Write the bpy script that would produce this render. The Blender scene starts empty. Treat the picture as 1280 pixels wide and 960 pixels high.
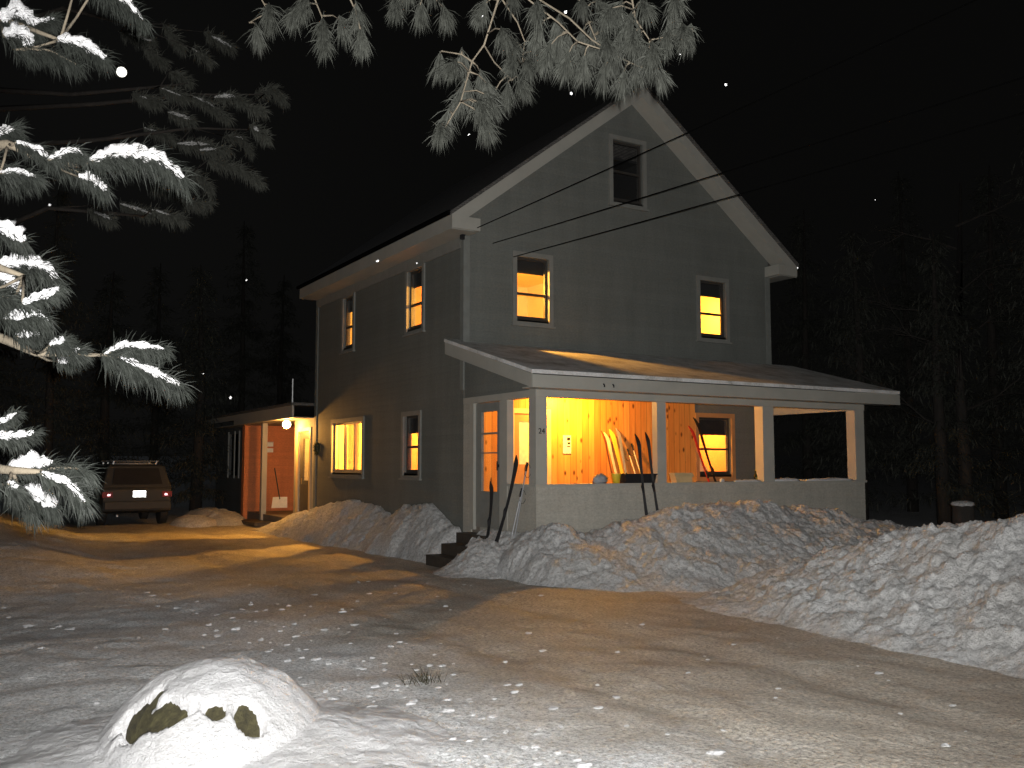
import bpy, math, random
from mathutils import Vector, Matrix, noise
random.seed(7)
R = math.radians
sc = bpy.context.scene
col = sc.collection

# ------------------------------------------------------------------ camera
CO = Vector((-7.7515, -14.6433, 1.65)); YAW = -0.5381; PITCH = 0.0847; FPX = 1182.4
cam = bpy.data.objects.new('camera', bpy.data.cameras.new('camera')); col.objects.link(cam)
cam.location = CO; cam.rotation_euler = (math.pi/2 + PITCH, 0, YAW)
cam.data.sensor_width = 36; cam.data.lens = FPX/1280*36
cam.data.clip_start = 0.05; cam.data.clip_end = 3000
sc.camera = cam
_F = Vector((-math.sin(YAW)*math.cos(PITCH), math.cos(YAW)*math.cos(PITCH), math.sin(PITCH)))
_R = Vector((math.cos(YAW), math.sin(YAW), 0)); _U = _R.cross(_F)
def P(u, v, d):                       # a point of the place at distance d along the view
    return CO + (_F + _R*((u-640)/FPX) - _U*((v-480)/FPX))*d

# ------------------------------------------------------------------ night sky, moonlight, flash
MOON_DIR = (P(152, 90, 1) - CO).normalized()
w = bpy.data.worlds.new('World'); sc.world = w; w.use_nodes = True
nt = w.node_tree; nt.nodes.clear()
sky = nt.nodes.new('ShaderNodeTexSky'); sky.sky_type = 'NISHITA'; sky.sun_disc = False
sky.sun_elevation = math.asin(MOON_DIR.z); sky.sun_rotation = math.atan2(MOON_DIR.x, MOON_DIR.y)
hs = nt.nodes.new('ShaderNodeHueSaturation'); hs.inputs['Saturation'].default_value = 0.06
bgn = nt.nodes.new('ShaderNodeBackground'); bgn.inputs['Strength'].default_value = 0.00042
out = nt.nodes.new('ShaderNodeOutputWorld')
mx = nt.nodes.new('ShaderNodeMix'); mx.data_type = 'RGBA'; mx.inputs[0].default_value = 0.88; mx.inputs[7].default_value = (6.2, 6.1, 5.7, 1)
nt.links.new(sky.outputs[0], hs.inputs['Color']); nt.links.new(hs.outputs[0], mx.inputs[6]); nt.links.new(mx.outputs[2], bgn.inputs['Color'])
nt.links.new(bgn.outputs[0], out.inputs['Surface'])
def light(name, kind, loc, energy, color, size=0.05, **kw):
    l = bpy.data.lights.new(name, kind); l.energy = energy; l.color = color
    if kind == 'SUN': l.angle = size
    else: l.shadow_soft_size = size
    for k, v in kw.items(): setattr(l, k, v)
    o = bpy.data.objects.new(name, l); o.location = loc; col.objects.link(o); return o
moonlight = light('moonlight', 'SUN', (0, 0, 20), 0.012, (0.85, 0.92, 1), R(0.5))
moonlight.rotation_euler = (-MOON_DIR).to_track_quat('-Z', 'Y').to_euler()
# the camera's own built-in flash, a hand's breadth beside the lens
flash = light('camera_flash', 'SPOT', CO + _R*0.05 + _U*0.06 - _F*0.02, 4000, (1, 0.985, 0.955), 0.018, spot_size=R(96), spot_blend=0.85)
flash.rotation_euler = (math.pi/2 + PITCH, 0, YAW)
vs = sc.view_settings
vs.view_transform = 'Standard'; vs.look = 'None'; vs.exposure = 0; vs.gamma = 1; vs.use_curve_mapping = False
cy = sc.cycles
cy.max_bounces = 6; cy.diffuse_bounces = 3; cy.glossy_bounces = 3; cy.transparent_max_bounces = 12
cy.use_denoising = True; cy.sample_clamp_indirect = 3.0; cy.caustics_reflective = False; cy.caustics_refractive = False

# ------------------------------------------------------------------ materials
def newmat(name):
    m = bpy.data.materials.new(name); m.use_nodes = True
    n = m.node_tree; b = n.nodes['Principled BSDF']; return m, n, b
def tex_noise(n, scale, detail=4, rough=0.6, vec=None):
    t = n.nodes.new('ShaderNodeTexNoise'); t.inputs['Scale'].default_value = scale
    t.inputs['Detail'].default_value = detail; t.inputs['Roughness'].default_value = rough
    if vec is not None: n.links.new(vec, t.inputs['Vector'])
    return t.outputs['Fac']
def pos(n, sx=1, sy=1, sz=1):
    g = n.nodes.new('ShaderNodeNewGeometry'); m = n.nodes.new('ShaderNodeMapping')
    m.inputs['Scale'].default_value = (sx, sy, sz); n.links.new(g.outputs['Position'], m.inputs['Vector'])
    return m.outputs[0]
def opos(n, sx=1, sy=1, sz=1):
    g = n.nodes.new('ShaderNodeTexCoord'); m = n.nodes.new('ShaderNodeMapping')
    m.inputs['Scale'].default_value = (sx, sy, sz); n.links.new(g.outputs['Object'], m.inputs['Vector'])
    return m.outputs[0]
def ramp(n, fac, stops):
    r = n.nodes.new('ShaderNodeValToRGB'); e = r.color_ramp.elements
    while len(e) < len(stops): e.new(0.5)
    for k, (p, c) in enumerate(stops):
        e[k].position = p; e[k].color = (*c, 1) if not isinstance(c, (int, float)) else (c, c, c, 1)
    n.links.new(fac, r.inputs['Fac']); return r.outputs['Color']
def math_(n, op, a, b=None, c=None):
    m = n.nodes.new('ShaderNodeMath'); m.operation = op
    for k, v in enumerate((a, b, c)):
        if v is None: continue
        if isinstance(v, (int, float)): m.inputs[k].default_value = v
        else: n.links.new(v, m.inputs[k])
    return m.outputs[0]
def mixc(n, fac, a, b, mode='MIX'):
    m = n.nodes.new('ShaderNodeMix'); m.data_type = 'RGBA'; m.blend_type = mode
    for k, v in ((0, fac), (6, a), (7, b)):
        if isinstance(v, (int, float)): m.inputs[k].default_value = v
        elif isinstance(v, tuple): m.inputs[k].default_value = (*v, 1)
        else: n.links.new(v, m.inputs[k])
    return m.outputs[2]
def bump(n, b, h, strength=0.5, dist=0.02, prev=None):
    k = n.nodes.new('ShaderNodeBump'); k.inputs['Strength'].default_value = strength; k.inputs['Distance'].default_value = dist
    n.links.new(h, k.inputs['Height'])
    if prev is not None: n.links.new(prev, k.inputs['Normal'])
    n.links.new(k.outputs[0], b.inputs['Normal']); return k.outputs[0]
def plain(name, c, rough=0.6, metal=0.0, var=0.12, scale=6.0, bmp=0.15, spec=None):
    m, n, b = newmat(name)
    f = tex_noise(n, scale, 5, 0.65, opos(n))
    lo = tuple(max(0, x*(1-var)) for x in c); hi = tuple(min(1, x*(1+var)) for x in c)
    n.links.new(ramp(n, f, [(0.3, lo), (0.7, hi)]), b.inputs['Base Color'])
    b.inputs['Roughness'].default_value = rough; b.inputs['Metallic'].default_value = metal
    if spec is not None: b.inputs['Specular IOR Level'].default_value = spec
    if bmp: bump(n, b, tex_noise(n, scale*8, 4, 0.6, opos(n)), bmp, 0.004)
    return m
def siding(name, c, lap=0.115):
    m, n, b = newmat(name)
    g = n.nodes.new('ShaderNodeNewGeometry'); s = n.nodes.new('ShaderNodeSeparateXYZ'); n.links.new(g.outputs['Position'], s.inputs[0])
    fr = math_(n, 'FRACT', math_(n, 'DIVIDE', s.outputs[2], lap))
    row = math_(n, 'FLOOR', math_(n, 'DIVIDE', s.outputs[2], lap))
    wn = n.nodes.new('ShaderNodeTexWhiteNoise'); wn.noise_dimensions = '1D'; n.links.new(row, wn.inputs['W'])
    grain = tex_noise(n, 3, 6, 0.7, pos(n, 0.6, 0.6, 12))
    v = math_(n, 'ADD', math_(n, 'MULTIPLY', wn.outputs['Value'], 0.35), grain)
    cc = ramp(n, v, [(0.35, tuple(x*0.92 for x in c)), (0.95, tuple(x*1.08 for x in c))])
    frost = ramp(n, tex_noise(n, 22, 6, 0.85, pos(n, 1, 1, 1.6)), [(0.34, 0.80), (0.66, 1.20)])
    stain = ramp(n, tex_noise(n, 1.3, 5, 0.7, pos(n, 1.6, 1.6, 0.35)), [(0.3, 0.86), (0.7, 1.12)])
    cc = mixc(n, 1.0, mixc(n, 1.0, cc, frost, 'MULTIPLY'), stain, 'MULTIPLY')
    n.links.new(cc, b.inputs['Base Color'])
    b.inputs['Roughness'].default_value = 0.75
    h = math_(n, 'ADD', math_(n, 'SUBTRACT', 1.0, math_(n, 'POWER', fr, 6)), math_(n, 'MULTIPLY', fr, -0.35))
    h = math_(n, 'ADD', h, math_(n, 'MULTIPLY', grain, 0.12))
    bump(n, b, h, 0.35, 0.007); return m
def snow(name, c=(0.8, 0.81, 0.83), dirt=0.0):
    m, n, b = newmat(name)
    p = pos(n)
    f1 = tex_noise(n, 13, 7, 0.7, p); f2 = tex_noise(n, 50, 5, 0.7, p); f3 = tex_noise(n, 1.6, 3, 0.5, p)
    cc = ramp(n, f1, [(0.32, tuple(x*(0.86-dirt) for x in c)), (0.62, c)])
    cc = mixc(n, ramp(n, f3, [(0.4, 0.0), (0.7, 0.25)]), cc, (0.66, 0.62, 0.57))
    if dirt: cc = mixc(n, 1.0, cc, ramp(n, tex_noise(n, 26, 6, 0.85, p), [(0.32, 0.5), (0.5, 0.95), (0.7, 1.12)]), 'MULTIPLY')
    n.links.new(cc, b.inputs['Base Color'])
    b.inputs['Roughness'].default_value = 0.55; b.inputs['Specular IOR Level'].default_value = 0.35
    v = n.nodes.new('ShaderNodeTexVoronoi'); v.inputs['Scale'].default_value = 20; v.feature = 'SMOOTH_F1'
    wv = n.nodes.new('ShaderNodeMix'); wv.data_type = 'VECTOR'; wv.inputs[0].default_value = 0.12
    nn = n.nodes.new('ShaderNodeTexNoise'); nn.inputs['Scale'].default_value = 5; n.links.new(p, nn.inputs['Vector'])
    n.links.new(p, wv.inputs[4]); n.links.new(nn.outputs['Color'], wv.inputs[5]); n.links.new(wv.outputs[1], v.inputs['Vector'])
    h = math_(n, 'ADD', math_(n, 'MULTIPLY', v.outputs['Distance'], -0.25), f1)
    k = bump(n, b, h, 1.0, 0.05); bump(n, b, f2, 0.9, 0.025, k); return m
def needles(name, c):
    m, n, b = newmat(name)
    f = tex_noise(n, 30, 2, 0.5, pos(n))
    n.links.new(ramp(n, f, [(0.3, tuple(x*0.7 for x in c)), (0.7, tuple(min(1, x*1.5) for x in c))]), b.inputs['Base Color'])
    b.inputs['Roughness'].default_value = 0.6; b.inputs['Specular IOR Level'].default_value = 0.12; return m
def bark(name, c):
    m, n, b = newmat(name)
    f = tex_noise(n, 9, 6, 0.7, opos(n, 1, 1, 0.2))
    n.links.new(ramp(n, f, [(0.3, tuple(x*0.55 for x in c)), (0.7, tuple(x*1.3 for x in c))]), b.inputs['Base Color'])
    b.inputs['Roughness'].default_value = 0.9; bump(n, b, f, 0.8, 0.03); return m
def emit(name, c, s):
    m, n, b = newmat(name); b.inputs['Base Color'].default_value = (*c, 1)
    b.inputs['Emission Color'].default_value = (*c, 1); b.inputs['Emission Strength'].default_value = s; return m
def glass(name, tint=(1, 1, 1), gloss=0.06):
    m = bpy.data.materials.new(name); m.use_nodes = True; n = m.node_tree; n.nodes.clear()
    t = n.nodes.new('ShaderNodeBsdfTransparent'); t.inputs[0].default_value = (*tint, 1)
    g = n.nodes.new('ShaderNodeBsdfGlossy'); g.inputs['Roughness'].default_value = 0.04
    x = n.nodes.new('ShaderNodeMixShader'); x.inputs[0].default_value = gloss
    o = n.nodes.new('ShaderNodeOutputMaterial')
    n.links.new(t.outputs[0], x.inputs[1]); n.links.new(g.outputs[0], x.inputs[2]); n.links.new(x.outputs[0], o.inputs[0]); return m
def ground_mat():
    m, n, b = newmat('trodden_snow')
    g = n.nodes.new('ShaderNodeNewGeometry'); s = n.nodes.new('ShaderNodeSeparateXYZ'); n.links.new(g.outputs['Position'], s.inputs[0])
    X, Y = s.outputs[0], s.outputs[1]; p = pos(n)
    wob = math_(n, 'MULTIPLY', math_(n, 'SUBTRACT', tex_noise(n, 0.55, 5, 0.65, p), 0.5), 3.2)
    # drive: from x=-5.0 to x=-0.2 ; packed and sanded
    a = math_(n, 'MULTIPLY', math_(n, 'ADD', math_(n, 'ADD', X, 4.7), wob), 0.9)
    a.node.use_clamp = True
    b2 = math_(n, 'MULTIPLY', math_(n, 'SUBTRACT', 0.4, X), 3); b2.node.use_clamp = True
    c2 = math_(n, 'MULTIPLY', math_(n, 'SUBTRACT', 14.5, Y), 0.6); c2.node.use_clamp = True
    mask = math_(n, 'MULTIPLY', math_(n, 'MULTIPLY', a, b2), c2)
    f1 = tex_noise(n, 3.2, 7, 0.72, pos(n, 1.5, 0.7, 1)); f2 = tex_noise(n, 26, 5, 0.7, p); f3 = tex_noise(n, 80, 3, 0.7, p)
    drive = ramp(n, f1, [(0.3, (0.50, 0.45, 0.385)), (0.55, (0.62, 0.57, 0.50)), (0.75, (0.72, 0.68, 0.61))])
    yard = ramp(n, f1, [(0.3, (0.66, 0.66, 0.66)), (0.55, (0.80, 0.81, 0.82)), (0.75, (0.90, 0.91, 0.93))])
    base = mixc(n, mask, yard, drive)
    # loose white crumbs and frozen scraps of clean snow lying in the packed surface
    ch = ramp(n, tex_noise(n, 15, 5, 0.75, pos(n, 1.4, 0.8, 1)), [(0.57, 0.0), (0.62, 1.0)])
    chm = math_(n, 'MULTIPLY', ch, ramp(n, tex_noise(n, 0.7, 4, 0.6, p), [(0.42, 0.12), (0.62, 1.0)]))
    fade = math_(n, 'SUBTRACT', 1.0, math_(n, 'MULTIPLY', mask, 0.55))
    base = mixc(n, math_(n, 'MULTIPLY', chm, fade), base, (0.88, 0.89, 0.90))
    speck = ramp(n, tex_noise(n, 34, 6, 0.85, p), [(0.36, 0.35), (0.5, 0.92), (0.63, 1.30)])
    base = mixc(n, 1.0, base, speck, 'MULTIPLY')
    n.links.new(base, b.inputs['Base Color'])
    b.inputs['Roughness'].default_value = 0.6; b.inputs['Specular IOR Level'].default_value = 0.3
    h = math_(n, 'ADD', math_(n, 'MULTIPLY', ch, 0.25), f2)
    k = bump(n, b, h, 0.8, 0.03); k = bump(n, b, f3, 0.5, 0.008, k)
    bump(n, b, f1, 0.5, 0.06, k); return m
def pine_boards(name, axis, dark=1.0):
    m, n, b = newmat(name)
    g = n.nodes.new('ShaderNodeNewGeometry'); s = n.nodes.new('ShaderNodeSeparateXYZ'); n.links.new(g.outputs['Position'], s.inputs[0])
    u = math_(n, 'DIVIDE', s.outputs[axis], 0.14)
    fr = math_(n, 'FRACT', u); row = math_(n, 'FLOOR', u)
    wn = n.nodes.new('ShaderNodeTexWhiteNoise'); wn.noise_dimensions = '1D'; n.links.new(row, wn.inputs['W'])
    off = n.nodes.new('ShaderNodeCombineXYZ'); n.links.new(math_(n, 'MULTIPLY', wn.outputs['Value'], 9), off.inputs[2])
    vadd = n.nodes.new('ShaderNodeVectorMath'); vadd.operation = 'ADD'
    n.links.new(g.outputs['Position'], vadd.inputs[0]); n.links.new(off.outputs[0], vadd.inputs[1])
    mp = n.nodes.new('ShaderNodeMapping'); mp.inputs['Scale'].default_value = (9, 9, 0.9); n.links.new(vadd.outputs[0], mp.inputs[0])
    grain = tex_noise(n, 1.4, 6, 0.65, mp.outputs[0])
    kv = n.nodes.new('ShaderNodeTexVoronoi'); kv.inputs['Scale'].default_value = 1.0
    mp2 = n.nodes.new('ShaderNodeMapping'); mp2.inputs['Scale'].default_value = (6, 6, 3.2); n.links.new(vadd.outputs[0], mp2.inputs[0])
    n.links.new(mp2.outputs[0], kv.inputs['Vector'])
    c1 = ramp(n, math_(n, 'ADD', math_(n, 'MULTIPLY', wn.outputs['Value'], 0.3), math_(n, 'MULTIPLY', grain, 0.8)),
              [(0.3, (0.55*dark, 0.21*dark, 0.05*dark)), (0.6, (0.72*dark, 0.32*dark, 0.08*dark)), (0.9, (0.85*dark, 0.46*dark, 0.14*dark))])
    kn = ramp(n, kv.outputs['Distance'], [(0.08, 1.0), (0.2, 0.0)])
    c1 = mixc(n, kn, c1, (0.13*dark, 0.045*dark, 0.015*dark))
    gr = math_(n, 'ADD', ramp(n, fr, [(0.0, 1.0), (0.06, 0.0)]), ramp(n, fr, [(0.94, 0.0), (1.0, 1.0)]))
    n.links.new(mixc(n, math_(n, 'MULTIPLY', gr, 0.75), c1, (0.10*dark, 0.04*dark, 0.015*dark)), b.inputs['Base Color'])
    b.inputs['Roughness'].default_value = 0.45
    bump(n, b, gr, -0.5, 0.01); return m
def shingle(name, c1, c2, scale=6.0):
    m, n, b = newmat(name)
    br = n.nodes.new('ShaderNodeTexBrick'); br.inputs['Scale'].default_value = scale
    br.inputs['Color1'].default_value = (*c1, 1); br.inputs['Color2'].default_value = (*c2, 1); br.inputs['Mortar'].default_value = (*(x*0.3 for x in c1), 1)
    g = n.nodes.new('ShaderNodeNewGeometry'); s = n.nodes.new('ShaderNodeSeparateXYZ'); n.links.new(g.outputs['Position'], s.inputs[0])
    cmb = n.nodes.new('ShaderNodeCombineXYZ'); n.links.new(math_(n, 'ADD', s.outputs[0], s.outputs[1]), cmb.inputs[0]); n.links.new(s.outputs[2], cmb.inputs[1])
    n.links.new(cmb.outputs[0], br.inputs['Vector'])
    n.links.new(mixc(n, 1.0, br.outputs['Color'], ramp(n, tex_noise(n, 7, 5, 0.7, pos(n)), [(0.3, 0.6), (0.7, 1.3)]), 'MULTIPLY'), b.inputs['Base Color'])
    b.inputs['Roughness'].default_value = 0.85; bump(n, b, br.outputs['Fac'], -0.5, 0.01); return m
def frosted_roof():
    m, n, b = newmat('snow_dusted_shingle'); p = pos(n)
    f = tex_noise(n, 2.2, 6, 0.7, p); f2 = tex_noise(n, 30, 4, 0.7, p)
    v = math_(n, 'ADD', math_(n, 'MULTIPLY', f, 0.75), math_(n, 'MULTIPLY', f2, 0.3))
    n.links.new(ramp(n, v, [(0.34, (0.30, 0.285, 0.26)), (0.48, (0.62, 0.61, 0.59)), (0.62, (0.82, 0.82, 0.82))]), b.inputs['Base Color'])
    b.inputs['Roughness'].default_value = 0.8; bump(n, b, f2, 0.7, 0.02); return m
def rock_mat():
    m, n, b = newmat('lichen_rock'); p = pos(n)
    f = tex_noise(n, 14, 7, 0.75, p); f2 = tex_noise(n, 60, 4, 0.7, p)
    n.links.new(ramp(n, f, [(0.3, (0.02, 0.017, 0.008)), (0.5, (0.055, 0.048, 0.02)), (0.7, (0.11, 0.10, 0.04))]), b.inputs['Base Color'])
    b.inputs['Roughness'].default_value = 0.9; k = bump(n, b, f, 0.9, 0.04); bump(n, b, f2, 0.7, 0.01, k); return m
M = dict(
    siding=siding('sage_grey_clapboard', (0.158, 0.166, 0.152)),
    skirt=siding('porch_clapboard', (0.42, 0.40, 0.35), 0.13),
    ellsiding=siding('ell_clapboard', (0.12, 0.12, 0.115)),
    redboards=siding('red_board', (0.66, 0.22, 0.08), 0.10),
    trim=plain('off_white_paint', (0.40, 0.39, 0.35), 0.55, var=0.08, scale=2.5),
    trimdk=plain('grey_window_paint', (0.24, 0.24, 0.22), 0.6, var=0.1),
    sash=plain('dark_sash_paint', (0.05, 0.045, 0.04), 0.5),
    yellowtrim=plain('pine_casing', (0.80, 0.58, 0.30), 0.5, scale=3),
    roof=shingle('asphalt_shingle', (0.10, 0.095, 0.09), (0.15, 0.14, 0.13)),
    proof=frosted_roof(),
    pine=pine_boards('knotty_pine', 0), pine_y=pine_boards('knotty_pine_return', 1),
    ceiling=plain('porch_ceiling_paint', (0.62, 0.50, 0.34), 0.6),
    floor=plain('porch_floor_paint', (0.22, 0.19, 0.16), 0.6),
    plaster=plain('cream_plaster', (0.78, 0.62, 0.36), 0.8, var=0.06, scale=1.5, bmp=0.05),
    plaster_red=plain('terracotta_plaster', (0.70, 0.30, 0.13), 0.8, var=0.1, scale=2, bmp=0.05),
    plaster_yel=plain('yellow_plaster', (0.85, 0.70, 0.32), 0.8, var=0.06, scale=2, bmp=0.05),
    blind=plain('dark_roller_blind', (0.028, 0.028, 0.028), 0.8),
    cloth=plain('pale_curtain_cloth', (0.85, 0.78, 0.55), 0.9, scale=12),
    glass=glass('window_glass'), darkglass=glass('dark_glass', (0.35, 0.36, 0.38), 0.08),
    snow=snow('clean_snow', (0.90, 0.90, 0.92)), bank=snow('ploughed_snow', (0.86, 0.86, 0.86), 0.10), ground=ground_mat(),
    needle=needles('pine_needle', (0.017, 0.019, 0.0165)), needle_top=needles('overhead_pine_needle', (0.042, 0.044, 0.038)),
    needle_dim=needles('dim_pine_needle', (0.07, 0.072, 0.062)),
    needle_far=needles('far_pine_needle', (0.048, 0.050, 0.042)),
    bark=bark('pine_bark', (0.13, 0.11, 0.09)), twig=bark('pale_twig', (0.15, 0.125, 0.09)), bark_dk=bark('dark_bark', (0.035, 0.03, 0.026)),
    rock=rock_mat(), black=plain('black_plastic', (0.02, 0.02, 0.022), 0.6, bmp=0.05, spec=0.2),
    wire=plain('black_cable', (0.004, 0.004, 0.004), 0.9, bmp=0, spec=0.0),
    metal=plain('galvanised_steel', (0.45, 0.45, 0.45), 0.4, 0.9), brass=plain('brass', (0.6, 0.42, 0.15), 0.3, 1.0),
    steps=plain('wet_dark_wood', (0.05, 0.042, 0.035), 0.6, var=0.4, scale=9, bmp=0.6),
    door=plain('dark_door_paint', (0.10, 0.09, 0.08), 0.5), doorlight=plain('stained_door', (0.5, 0.27, 0.12), 0.45, scale=3),
    cboard=plain('corner_board_paint', (0.20, 0.21, 0.195), 0.7),
    ski_dk=plain('black_ski', (0.018, 0.017, 0.018), 0.35, bmp=0), ski_red=plain('red_ski', (0.55, 0.04, 0.03), 0.35, bmp=0),
    ski_wh=plain('cream_ski', (0.8, 0.74, 0.5), 0.35, bmp=0), ski_br=plain('brown_ski', (0.16, 0.05, 0.03), 0.4, bmp=0),
    ski_gr=plain('grey_ski', (0.33, 0.34, 0.36), 0.4, bmp=0), ski_yel=plain('yellow_ski', (0.9, 0.68, 0.08), 0.4, bmp=0),
    paper=plain('white_paper', (0.85, 0.82, 0.74), 0.8, bmp=0), yel=plain('yellow_tub', (0.85, 0.6, 0.05), 0.45, bmp=0),
    card=plain('cardboard', (0.62, 0.44, 0.22), 0.85), bottle=glass('bottle_glass', (0.45, 0.55, 0.3), 0.15),
    wreath=plain('dark_wreath', (0.03, 0.045, 0.02), 0.8), plate=plain('plate_face', (0.9, 0.9, 0.9), 0.26, 0.85, bmp=0, var=0.02),
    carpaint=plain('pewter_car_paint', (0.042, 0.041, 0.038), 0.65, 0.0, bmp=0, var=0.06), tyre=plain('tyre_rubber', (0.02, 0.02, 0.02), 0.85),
    chrome=plain('chrome', (0.6, 0.6, 0.6), 0.25, 1.0, bmp=0), red_lens=plain('red_lens', (0.22, 0.01, 0.015), 0.5, 0.0, bmp=0),
    reflector=plain('reflector_facet', (0.95, 0.45, 0.5), 0.28, 1.0, bmp=0), amber=plain('amber_lens', (0.9, 0.45, 0.08), 0.3, 0.6, bmp=0),
    bulb=emit('lit_bulb', (1.0, 0.82, 0.45), 14), shade=emit('lit_lamp_shade', (1.0, 0.62, 0.16), 2.2), moon=emit('moon_glow', (1.0, 0.97, 0.86), 2.0),
)
WARM = (1.0, 0.44, 0.06)

# ------------------------------------------------------------------ object helpers
WT = {}
def wt(o): return WT.get(o.name, Vector((0, 0, 0))) if o else Vector((0, 0, 0))
class MB:
    def __init__(s): s.v = []; s.f = []
    def face(s, pts):
        i = len(s.v); s.v += [tuple(p) for p in pts]; s.f.append(tuple(range(i, i+len(pts)))); return s
    def box(s, x0, y0, z0, x1, y1, z1):
        i = len(s.v)
        x0, x1 = min(x0, x1), max(x0, x1); y0, y1 = min(y0, y1), max(y0, y1); z0, z1 = min(z0, z1), max(z0, z1)
        s.v += [(x0,y0,z0),(x1,y0,z0),(x1,y1,z0),(x0,y1,z0),(x0,y0,z1),(x1,y0,z1),(x1,y1,z1),(x0,y1,z1)]
        for a in ((0,3,2,1),(4,5,6,7),(0,1,5,4),(1,2,6,5),(2,3,7,6),(3,0,4,7)): s.f.append(tuple(i+k for k in a))
        return s
    def prism(s, poly, vec):           # poly: list of 3D points, extruded along vec
        i = len(s.v); n = len(poly); vec = Vector(vec)
        s.v += [tuple(p) for p in poly] + [tuple(Vector(p)+vec) for p in poly]
        s.f.append(tuple(range(i, i+n))); s.f.append(tuple(range(i+2*n-1, i+n-1, -1)))
        for k in range(n): s.f.append((i+k, i+(k+1) % n, i+n+(k+1) % n, i+n+k))
        return s
    def tube(s, pts, rad, n=8, flat=1.0, jit=0.0, seed=0):
        pts = [Vector(p) for p in pts]; i0 = len(s.v); m = len(pts)
        if isinstance(rad, (int, float)): rad = [rad]*m
        up = Vector((0, 0, 1))
        for k, p in enumerate(pts):
            t = (pts[min(k+1, m-1)] - pts[max(k-1, 0)])
            t = t.normalized() if t.length > 1e-9 else Vector((0, 0, 1))
            a = t.cross(up)
            if a.length < 0.05: a = t.cross(Vector((1, 0, 0)))
            a.normalize(); b = a.cross(t).normalized()
            for j in range(n):
                th = 2*math.pi*j/n
                r = rad[k]
                if jit: r *= 1 + jit*noise.noise(Vector((k*0.55+seed*7.1, math.cos(th)*1.3+seed, math.sin(th)*1.3)))
                s.v.append(tuple(p + a*math.cos(th)*r + b*math.sin(th)*r*flat))
        for k in range(m-1):
            for j in range(n):
                a = i0+k*n+j; b = i0+k*n+(j+1) % n; s.f.append((a, b, b+n, a+n))
        s.f.append(tuple(i0+j for j in range(n-1, -1, -1))); s.f.append(tuple(i0+(m-1)*n+j for j in range(n)))
        return s
    def blob(s, c, r, seed=0, amp=0.25, fr=2.0, nu=14, nv=9):
        i0 = len(s.v); c = Vector(c); r = Vector(r) if not isinstance(r, (int, float)) else Vector((r, r, r))
        for a in range(nv+1):
            ph = math.pi*a/nv
            for b in range(nu):
                th = 2*math.pi*b/nu
                d = Vector((math.sin(ph)*math.cos(th), math.sin(ph)*math.sin(th), math.cos(ph)))
                k = 1 + amp*noise.fractal(d*fr + Vector((seed*3.7, seed, 0)), 0.7, 2.0, 3)
                s.v.append((c.x+d.x*r.x*k, c.y+d.y*r.y*k, c.z+d.z*r.z*k))
        for a in range(nv):
            for b in range(nu):
                p = i0+a*nu+b; q = i0+a*nu+(b+1) % nu; s.f.append((p, p+nu, q+nu, q))
        return s
    def lathe(s, c, prof, n=16):       # prof: (radius, z)
        i0 = len(s.v); c = Vector(c)
        for r, z in prof:
            for j in range(n):
                th = 2*math.pi*j/n; s.v.append((c.x+r*math.cos(th), c.y+r*math.sin(th), c.z+z))
        for k in range(len(prof)-1):
            for j in range(n):
                a = i0+k*n+j; b = i0+k*n+(j+1) % n; s.f.append((a, b, b+n, a+n))
        s.f.append(tuple(i0+j for j in range(n-1, -1, -1))); s.f.append(tuple(i0+(len(prof)-1)*n+j for j in range(n)))
        return s
    def build(s, name, mat, parent=None, smooth=False, local=False):
        me = bpy.data.meshes.new(name); me.from_pydata(s.v, [], s.f); me.update()
        mats = mat if isinstance(mat, list) else [mat]
        for m in mats: me.materials.append(m)
        if smooth: me.polygons.foreach_set('use_smooth', [True]*len(me.polygons))
        o = bpy.data.objects.new(name, me); col.objects.link(o)
        if parent:
            o.parent = parent
            if not local: o.location = -wt(parent)
        WT[o.name] = Vector((0, 0, 0)) if not local else wt(parent)
        return o
def empty(name, loc=(0, 0, 0), rz=0):
    o = bpy.data.objects.new(name, None); o.location = loc; o.rotation_euler = (0, 0, rz); o.empty_display_size = 0.3
    col.objects.link(o); WT[o.name] = Vector(loc); return o
def tag(o, label=None, cat=None, group=None, kind=None):
    if label: o['label'] = label
    if cat: o['category'] = cat
    if group: o['group'] = group
    if kind: o['kind'] = kind
    return o
def copy_tree(o, parent=None):
    c = o.copy(); col.objects.link(c)
    if parent: c.parent = parent
    for ch in list(o.children): copy_tree(ch, c)
    return c
def sm(a, b, x):
    t = max(0.0, min(1.0, (x-a)/(b-a))) if a != b else float(x > a)
    return t*t*(3-2*t)
def interp(xs, ys, x):
    if x <= xs[0]: return ys[0]
    for k in range(1, len(xs)):
        if x <= xs[k]:
            t = (x-xs[k-1])/(xs[k]-xs[k-1]); t = t*t*(3-2*t); return ys[k-1]+(ys[k]-ys[k-1])*t
    return ys[-1]
def fr(x, y, s, o=4, z=0.0): return noise.fractal(Vector((x*s, y*s, z)), 0.8, 2.0, o)

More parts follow.
